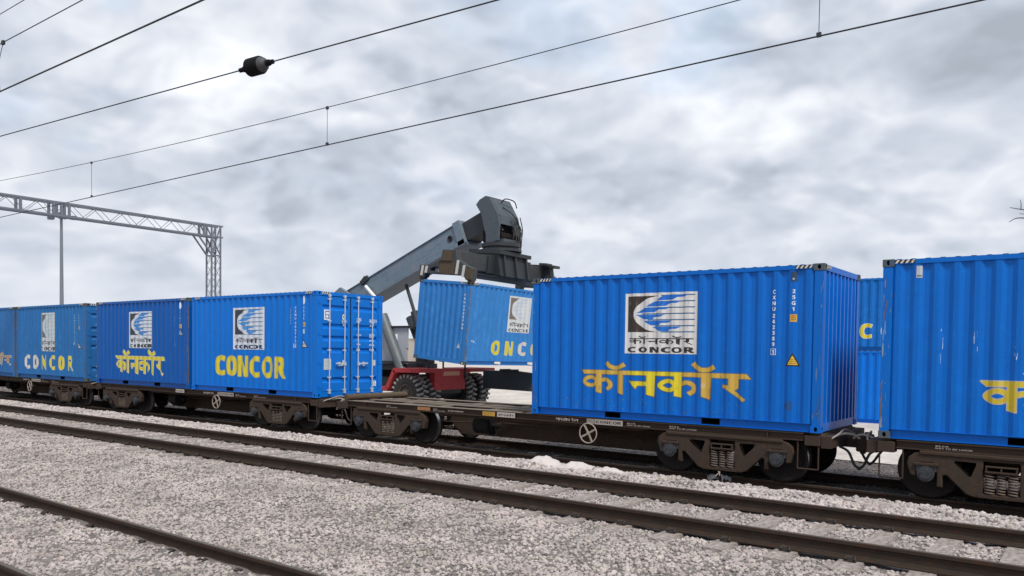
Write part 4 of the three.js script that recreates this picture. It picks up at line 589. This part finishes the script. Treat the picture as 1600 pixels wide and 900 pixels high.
  const boom = P('boom', [strut(on(-17.6), on(-10.45), 0.94, 0.86, V(0, 1, 0)), strut(off(on(-17.6), 0.44), off(on(-10.5), 0.44), 1.04, 0.03), strut(off(on(-17.6), -0.44), off(on(-10.5), -0.44), 1.04, 0.03), strut(off(on(-13.3), 0.0, 0.475), off(on(-13.1), 0.0, 0.475), 0.01, 0.84)], M.boom);
  P('boom_collar', [strut(on(-10.62), on(-10.3), 1.12, 1.0, V(0, 1, 0)), strut(off(on(-10.78), -0.38, 0.5), off(on(-10.25), -0.38, 0.5), 0.12, 0.18)], M.boom);
  P('boom_port', [(() => { const g = new THREE.TorusGeometry(0.11, 0.03, 8, 20); const p = off(on(-10.95), 0.03, 0.478); return at(g, p.x, p.y, p.z); })()], M.boomDark);
  P('boom_port', disc(0.1, 0.012, 'z', on(-10.95).x, on(-10.95).y + 0.03, ZC + 0.476, 20), M.dark);
  P('boom_extension', strut(on(-10.35), on(-8.95), 0.76, 0.74, V(0, 1, 0)), M.boomDark);
  P('boom_foot', [plate([[-17.9, 2.0], [-15.6, 1.2], [-15.2, 1.2], [-16.6, 4.7], [-17.2, 5.0], [-17.9, 4.6]], ZC + 0.55, ZC + 0.7, 0.01), plate([[-17.9, 2.0], [-15.6, 1.2], [-15.2, 1.2], [-16.6, 4.7], [-17.2, 5.0], [-17.9, 4.6]], ZC - 0.7, ZC - 0.55, 0.01), disc(0.14, 1.6, 'z', -17.1, 4.35, ZC, 16)], M.boom);
  P('boom_fitting', [strut(off(on(-15.9), 0.38, 0.5), off(on(-15.45), 0.46, 0.5), 0.1, 0.2), rod(off(on(-15.85), 0.52, 0.45), off(on(-15.65), 0.6, 0.45), 0.04)], M.boomDark);
  P('white_pipe', rod(V(-15.58, 4.98, ZC + 0.66), V(-15.0, 4.5, ZC + 0.66), 0.075, 14), M.white);
  for (const s of [1, -1]) {
    const c = sub('lift_cylinder', t);
    P('barrel', [rod(V(-14.35, 3.7, ZC + s * 0.85), V(-13.1, 1.35, ZC + s * 0.85), 0.23, 18), rod(V(-13.2, 1.5, ZC + s * 0.85), V(-13.0, 1.15, ZC + s * 0.85), 0.26, 18)], M.barrel, c);
  }
  P('boom_stay', [rod(V(-13.62, 5.0, ZC + 0.2), V(-13.02, 3.82, ZC + 0.3), 0.07, 12)], M.boomDark);
  P('boom_stay', [rod(V(-13.04, 3.86, ZC + 0.3), V(-12.3, 2.1, ZC + 0.4), 0.16, 16)], M.boomDark);
  // boom head
  const head = sub('boom_head', t);
  const hp = [[-9.52, 7.86], [-9.34, 8.04], [-9.06, 8.15], [-8.86, 8.1], [-8.44, 7.4], [-8.36, 7.05], [-8.4, 6.82], [-8.41, 6.42], [-9.02, 6.33], [-9.02, 6.66], [-9.27, 7.5]];
  for (const s of [1, -1]) P('head_plate', plate(hp, s > 0 ? ZC + 0.55 : ZC - 0.65, s > 0 ? ZC + 0.65 : ZC - 0.55, 0.02), M.headSteel, head);
  P('head_cover', [strut(V(-8.86, 8.06, ZC), V(-8.44, 7.36, ZC), 1.1, 0.05, V(1, 0.5, 0)), strut(V(-8.45, 7.4, ZC), V(-8.39, 7.05, ZC), 1.1, 0.05, V(1, 0, 0)), strut(V(-9.06, 8.13, ZC), V(-8.84, 8.07, ZC), 1.1, 0.04), strut(V(-9.36, 8.0, ZC), V(-9.04, 8.12, ZC), 1.1, 0.04)], M.headSteel, head);
  P('head_machinery', [rbox(-9.3, -8.6, 6.42, 6.9, ZC - 0.2, ZC + 0.5, 0.05), disc(0.19, 0.9, 'z', -8.62, 6.62, ZC - 0.05, 16), disc(0.12, 0.5, 'y', -8.5, 6.7, ZC - 0.35, 12), rbox(-8.9, -8.3, 6.38, 6.75, ZC - 0.62, ZC - 0.2, 0.05)], M.dark, head);
  P('head_cover', [rbox(-8.52, -8.3, 6.36, 7.1, ZC - 0.64, ZC - 0.28, 0.03), rbox(-8.7, -8.24, 6.34, 6.5, ZC - 0.6, ZC + 0.5, 0.02)], M.headSteel, head);
  P('head_handrail', [tube([[-8.72, 7.92, ZC + 0.1], [-8.6, 8.06, ZC + 0.05], [-8.55, 8.08, ZC - 0.3], [-8.55, 8.02, ZC - 0.55], [-8.5, 7.8, ZC - 0.6]], 0.022, 24), tube([[-8.62, 7.75, ZC + 0.12], [-8.35, 7.5, ZC - 0.1], [-8.28, 7.15, ZC - 0.45], [-8.25, 6.7, ZC - 0.6]], 0.018, 24)], M.dark, head);
  for (let k = 0; k < 7; k++) { const z = ZC - 0.66 + 0.1 * k + rr(-0.03, 0.03), b = rr(-0.04, 0.06); P('hose', tube([[-8.4 + rr(0, 0.06), 7.25 + rr(-0.2, 0.2), z], [-8.27 + b * 0.3, 6.95, z - 0.06], [-8.22 + b, 6.6, z + rr(-0.1, 0.1)], [-8.3 + b, 6.2, z], [-8.5, 5.95, z + 0.1]], 0.02, 20, 6), M.hoseBlack, head); }
  P('rotator', [disc(0.74, 0.14, 'y', -8.78, 6.31, ZC, 36), disc(0.66, 0.1, 'y', -8.78, 6.2, ZC, 36), disc(0.8, 0.1, 'y', -8.78, 6.1, ZC, 36)], M.boomDark, head);
  // spreader, tilted with the load: its own frame has x across, y from the underside of the container, z back from the near end
  const sp = sub('spreader', t); sp.position.set(LIFT.x - B[0], LIFT.y - B[1], LIFT.z - B[2]); sp.quaternion.setFromEuler(new THREE.Euler(0, 0, LIFT.tilt)).multiply(new THREE.Quaternion().setFromEuler(new THREE.Euler(LIFT.nod, 0, 0)));
  const prt = (n, g, m) => part(n, g, m, sp);
  prt('spreader_beam', [rbox(-0.12, 0.42, 3.38, 3.98, -2.9, -0.25, 0.02), rbox(-0.42, 0.12, 3.34, 3.94, -5.9, -3.1, 0.02)], M.spreader);
  prt('spreader_beam', [rbox(-0.4, 0.5, 3.33, 4.02, -4.4, -1.75, 0.02), box(0.46, 0.56, 3.08, 3.24, -5.7, -0.4), box(0.42, 0.62, 3.24, 3.27, -3.9, -0.9)], M.boomDark);
  const tw = plate([[-0.85, 3.3], [0.85, 3.3], [0.62, 4.2], [-0.62, 4.2]], -3.95, -2.1, 0.02);
  prt('spreader_tower', [tw, box(-0.75, 0.78, 4.1, 4.24, -4.0, -2.05), ...[-3.75, -3.05, -2.35].map((z) => strut(V(0.9, 3.32, z), V(0.68, 4.16, z), 0.08, 0.08))], M.boomDark);
  const eb = [[-1.25, 2.96], [-1.25, 3.4], [-0.72, 3.42], [-0.25, 3.62], [-0.2, 3.98], [0.42, 3.98], [0.5, 3.66], [0.95, 3.45], [1.28, 3.35], [1.24, 2.95], [1.0, 2.95], [0.86, 3.1], [-0.95, 3.1], [-1.0, 2.96]];
  for (const [z0, z1] of [[-0.25, 0.03], [-6.1, -5.82]]) {
    prt('end_beam', plate(eb, z0, z1, 0.012, [[[-0.72, 3.2], [-0.3, 3.2], [-0.28, 3.34], [-0.5, 3.36], [-0.72, 3.28]]]), M.spreader);
    for (const x of [-1.13, 1.13]) prt('twist_lock_housing', [rbox(x - 0.1, x + 0.1, 2.9, 3.02, z0 + 0.04, z1 - 0.04, 0.01)], M.rusty);
  }
  prt('end_plate', [plate([[-0.27, 3.12], [0.42, 3.12], [0.42, 3.5], [0.3, 3.62], [0.28, 3.94], [-0.15, 3.94], [-0.17, 3.6], [-0.3, 3.5]], 0.031, 0.05, 0.003), box(-0.28, 0.34, 3.58, 3.63, 0.05, 0.09), rbox(0.98, 1.27, 2.97, 3.34, 0.031, 0.06, 0.01)], M.rusty);
  const stripeM = new THREE.MeshStandardMaterial({ color: new THREE.Color().setRGB(0.55, 0.52, 0.47), roughness: 0.7 });
  for (const [x, y0, y1] of [[-1.12, 3.02, 3.38], [-0.92, 3.12, 3.37], [0.55, 3.13, 3.62], [0.85, 3.06, 3.46]]) prt('hazard_stripe', [plate([[x - 0.07, y0], [x + 0.05, y0], [x + 0.09, y1], [x - 0.03, y1]], 0.032, 0.037)], stripeM);
  prt('end_box', [rbox(-0.5, 0.75, 3.95, 4.06, -6.1, -5.7, 0.01), rbox(0.1, 0.5, 4.02, 4.12, -5.9, -5.5, 0.01)], M.spreader);
}

// ---------------------------------------------------------------- overhead line
{
  const XP = -24, z0 = -6.42, z1 = 19;
  const t = thing('overhead_line_portal', 'grey lattice portal spanning the tracks on the left', 'portal', [XP, -0.2, z0]);
  const lat = (pts) => pts, w = 0.21, HZ = 0.23, top = 8.2, bot = 7.68, H0 = 0;
  for (const zz of [0, z1 - z0]) {
    const m = sub('post', t); m.position.z = zz;
    for (const a of [-1, 1]) for (const b of [-1, 1]) part('post_leg', strut(V(a * w, H0, b * HZ), V(a * w, top, b * HZ), 0.062, 0.062, V(1, 0, 0)), M.galv, m);
    const d = []; for (let y = 0.3; y < top - 0.9; y += 0.55) { for (const a of [-1, 1]) d.push(rod(V(a * w, y, -HZ), V(a * w, y + 0.55, HZ), 0.011, 5), rod(V(a * w, y + 0.55, -HZ), V(a * w, y, HZ), 0.011, 5), rod(V(-w, y, a * HZ), V(w, y + 0.55, a * HZ), 0.011, 5)); }
    part('post_lacing', d, M.galv, m);
  }
  for (const a of [-1, 1]) for (const y of [top, bot]) part('beam_chord', strut(V(a * w, y, -0.35), V(a * w, y, z1 - z0 + 0.35), 0.07, 0.07), M.galv, t);
  const d = []; const n = 44, L = z1 - z0 - 0.8; for (let i = 0; i < n; i++) { const a = 0.4 + (i / n) * L, b = 0.4 + ((i + 1) / n) * L; for (const s of [-1, 1]) d.push(rod(V(s * w, i % 2 ? top : bot, a), V(s * w, i % 2 ? bot : top, b), 0.012, 5)); d.push(rod(V(-w, top, a), V(w, top, b), 0.012, 5)); }
  part('beam_lacing', d, M.galv, t);
  for (const zz of [0.62, 6.6, 6.9, 7.2, 8.4]) part('beam_batten', [box(-w - 0.03, -w + 0.03, bot, top, zz - 0.05, zz + 0.05)], M.galv, t), part('beam_batten', box(w - 0.03, w + 0.03, bot, top, zz - 0.05, zz + 0.05), M.galv, t);
  for (const s of [-1, 1]) { part('corner_brace', [strut(V(s * w, bot - 0.85, HZ), V(s * w, bot + 0.02, 0.95), 0.06, 0.06, V(1, 0, 0)), strut(V(s * w, bot - 0.85, -HZ), V(s * w, top, 0.55), 0.05, 0.05, V(1, 0, 0)), strut(V(s * w, bot - 0.85, HZ), V(s * w, top, -HZ), 0.05, 0.05, V(1, 0, 0))], M.galv, t); part('corner_brace', box(s * w - 0.035, s * w + 0.035, bot - 0.9, bot - 0.84, -HZ - 0.02, HZ + 0.02), M.galv, t); }
}
function wireThing(name, label, pts, r, extra) { const c = pts[0]; const t = thing(name, label, 'wire', c); part('conductor', tube(pts.map((p) => [p[0] - c[0], p[1] - c[1], p[2] - c[2]]), r, Math.max(40, pts.length * 8), 6), M.wire, t); extra?.((n, g, m) => part(n, at(g, -c[0], -c[1], -c[2]), m, t)); return t; }
// middle track: contact wire, sagging carrier above it, droppers
const carrier = (x) => 6.545 + 0.0011 * (x - 3.5) ** 2;
wireThing('contact_wire', 'long contact wire over the empty track, lowest in the sky', [[-64, 5.9, 5.79], [-30, 5.9, 5.79], [8, 5.91, 5.79], [50, 5.91, 5.79]], 0.0095, (P) => {
  for (const x of [-34, -26.5, -18.3, -9.97, -1.27, 7.2, 15.8]) { P('dropper', rod(V(x, 5.91, 5.79), V(x, carrier(x), 5.79), 0.0045, 5), M.wire); P('dropper_clamp', join([box(x - 0.025, x + 0.025, 5.9, 5.95, 5.775, 5.805)]), M.wire); P('dropper_clamp', join([box(x - 0.025, x + 0.025, carrier(x) - 0.035, carrier(x) + 0.015, 5.775, 5.805)]), M.wire); }
});
wireThing('carrier_wire', 'thin carrier wire running above the lowest contact wire', Array.from({ length: 24 }, (_, i) => { const x = -64 + i * 5; return [x, carrier(Math.max(-26, Math.min(33, x))), 5.79]; }), 0.0065);
// nearest track
wireThing('contact_wire', 'thick contact wire crossing the upper left corner', [[-40, 5.64, 10.77], [0, 5.63, 10.77], [40, 5.63, 10.77]], 0.0095);
wireThing('carrier_wire', 'carrier wire high in the upper left corner with a dropper', [[-40, 6.5, 10.77], [-10, 6.28, 10.77], [0, 6.245, 10.77], [40, 6.25, 10.77]], 0.006, (P) => { P('dropper', tube([[-1.88, 5.64, 10.77], [-1.87, 5.95, 10.79], [-1.77, 6.25, 10.77]], 0.0045, 12, 5), M.wire); P('dropper_clamp', box(-1.80, -1.74, 6.22, 6.27, 10.755, 10.785), M.wire); });
wireThing('return_wire', 'faint wire in the extreme upper left corner', [[-40, 6.63, 10.77], [0, 6.635, 10.77], [40, 6.64, 10.77]], 0.005);
{
  // anchored wire with the strain insulator; runs at a slight angle to the tracks
  const A = V(-8.131, 6.5, 8.462), Bp = V(3.946, 6.5, 7.567), dirW = Bp.clone().sub(A).normalize();
  const q0 = A.clone().addScaledVector(dirW, -40), q1 = Bp.clone().addScaledVector(dirW, 30);
  const t = thing('anchor_wire', 'wire carrying the black insulator, running between the two track lines', 'wire', [A.x, A.y, A.z]);
  const mid = A.clone().lerp(Bp, 0.642), a = mid.clone().addScaledVector(dirW, -0.32), b = mid.clone().addScaledVector(dirW, 0.32);
  for (const [u, v] of [[q0, a], [b, q1]]) part('conductor', rod(u.clone().sub(A), v.clone().sub(A), 0.0095, 6), M.wire, t);
  const ins = thing('strain_insulator', 'fat black ribbed insulator strung in the wire below the clouds', 'insulator', [mid.x, mid.y, mid.z]);
  ins.quaternion.setFromUnitVectors(V(1, 0, 0), dirW); ins.scale.setScalar(1.12);
  const body = []; for (let k = 0; k < 7; k++) body.push(disc(0.118, 0.026, 'x', -0.11 + k * 0.034, 0, 0, 28, 0.108)); body.push(disc(0.095, 0.26, 'x', -0.01, 0, 0, 24), disc(0.05, 0.06, 'x', -0.165, 0, 0, 20, 0.1));
  part('ribbed_body', body, M.insulator, ins);
  part('end_cap', [disc(0.1, 0.05, 'x', 0.13, 0, 0, 24, 0.085), disc(0.085, 0.05, 'x', 0.175, 0, 0, 24, 0.05)], M.insulatorGrey, ins);
  part('end_fitting', [disc(0.03, 0.14, 'x', 0.26, 0, 0, 12), disc(0.042, 0.04, 'x', 0.24, 0, 0, 12)], M.insulator, ins);
  part('end_fitting', [disc(0.03, 0.14, 'x', -0.26, 0, 0, 12), disc(0.04, 0.04, 'x', -0.23, 0, 0, 12)], M.insulator, ins);
}
{
  const t = thing('light_mast', 'tall slim lighting mast standing behind the faded container', 'light mast', [-60, YARD_Y, -15.25]);
  part('pole', new THREE.CylinderGeometry(0.1, 0.2, 13.4, 12).translate(0, 6.7, 0), M.galv, t);
  part('spike', rod(V(0, 13.3, 0), V(0, 14.4, 0), 0.025, 6), M.galv, t);
  part('ring', [new THREE.TorusGeometry(0.5, 0.05, 6, 20).rotateX(Math.PI / 2).translate(0, 13.2, 0), disc(0.22, 0.5, 'y', 0, 13.2, 0, 12)], M.galvDark, t);
  for (const [x, z] of [[0.7, 0.1], [1.0, -0.5], [-0.5, 0.6]]) part('floodlight', rbox(x - 0.25, x + 0.25, 12.85, 13.15, z - 0.2, z + 0.2, 0.04), M.galvDark, t);
}
{
  // leafless tree beyond the right edge; only twig tips reach into the picture
  const base = V(10.6, YARD_Y, -22), t = thing('bare_tree', 'leafless tree whose twig tips reach in at the right edge', 'tree', [base.x, base.y, base.z]);
  const geos = []; const add = (k, ...p) => { geos[k] ??= []; const c = new THREE.CatmullRomCurve3(p.map((q) => V(q[0], q[1], q[2]))), n = 10; for (let i = 0; i < n; i++) { const a = i / n, b = (i + 1) / n, r0 = p[0][3], r1 = p.at(-1)[3]; geos[k].push(rod(c.getPoint(a), c.getPoint(b), mix(r0, r1, a), 6, mix(r0, r1, b))); } return c; };
  const grow = (p, d, len, r, depth) => { const e = d.clone().add(V(rr(-0.3, 0.3), rr(-0.1, 0.3), rr(-0.3, 0.3))).normalize(), q = p.clone().addScaledVector(e, len), m = p.clone().lerp(q, 0.5).add(V(rr(-0.1, 0.1), rr(-0.1, 0.1), rr(-0.1, 0.1)).multiplyScalar(len)); add(depth, [p.x, p.y, p.z, r], [m.x, m.y, m.z, r], [q.x, q.y, q.z, r * 0.6]); if (depth >= 5) return; for (let i = 0; i < 3; i++) grow(q, V(Math.abs(e.x) * 0.4 + rr(-0.3, 0.9), rr(0, 1), rr(-0.9, 0.9)).normalize(), len * rr(0.55, 0.75), r * 0.55, depth + 1); };
  add(0, [0, 0, 0, 0.24], [0.1, 2.2, 0.05, 0.2], [0.0, 4.6, 0, 0.15]);
  for (const [x, y, z] of [[0.5, 1, 0.2], [0.2, 1, -0.6], [0.8, 0.8, 0.5]]) grow(V(0, 4.5, 0), V(x, y, z).normalize(), 1.9, 0.1, 1);
  add(1, [0, 4.4, 0, 0.11], [-1.2, 6.0, 0.1, 0.08], [-2.4, 7.9, 0, 0.045]);
  add(2, [-2.4, 7.9, 0, 0.04], [-3.0, 8.2, 0.02, 0.03], [-3.5, 8.27, 0, 0.02], [-3.95, 8.4, 0, 0.012]); add(3, [-3.58, 8.29, 0, 0.02], [-3.58, 8.52, 0, 0.016], [-3.62, 8.68, 0, 0.01]); add(3, [-3.1, 8.2, 0, 0.02], [-3.45, 8.1, 0, 0.016], [-3.62, 8.12, 0.05, 0.01]);
  add(2, [-2.0, 7.2, 0, 0.04], [-2.7, 7.8, 0.05, 0.035], [-3.45, 7.94, 0, 0.025], [-3.75, 7.95, 0, 0.02], [-3.97, 7.82, 0, 0.012]);
  add(2, [-1.4, 6.3, 0, 0.05], [-1.8, 7.9, 0.3, 0.03], [-2.1, 9.0, 0.4, 0.014]);
  part('trunk', geos[0], M.bark, t); geos.slice(1).forEach((g) => part('branch', g, M.bark, t));
}
renderer.render(scene, camera);
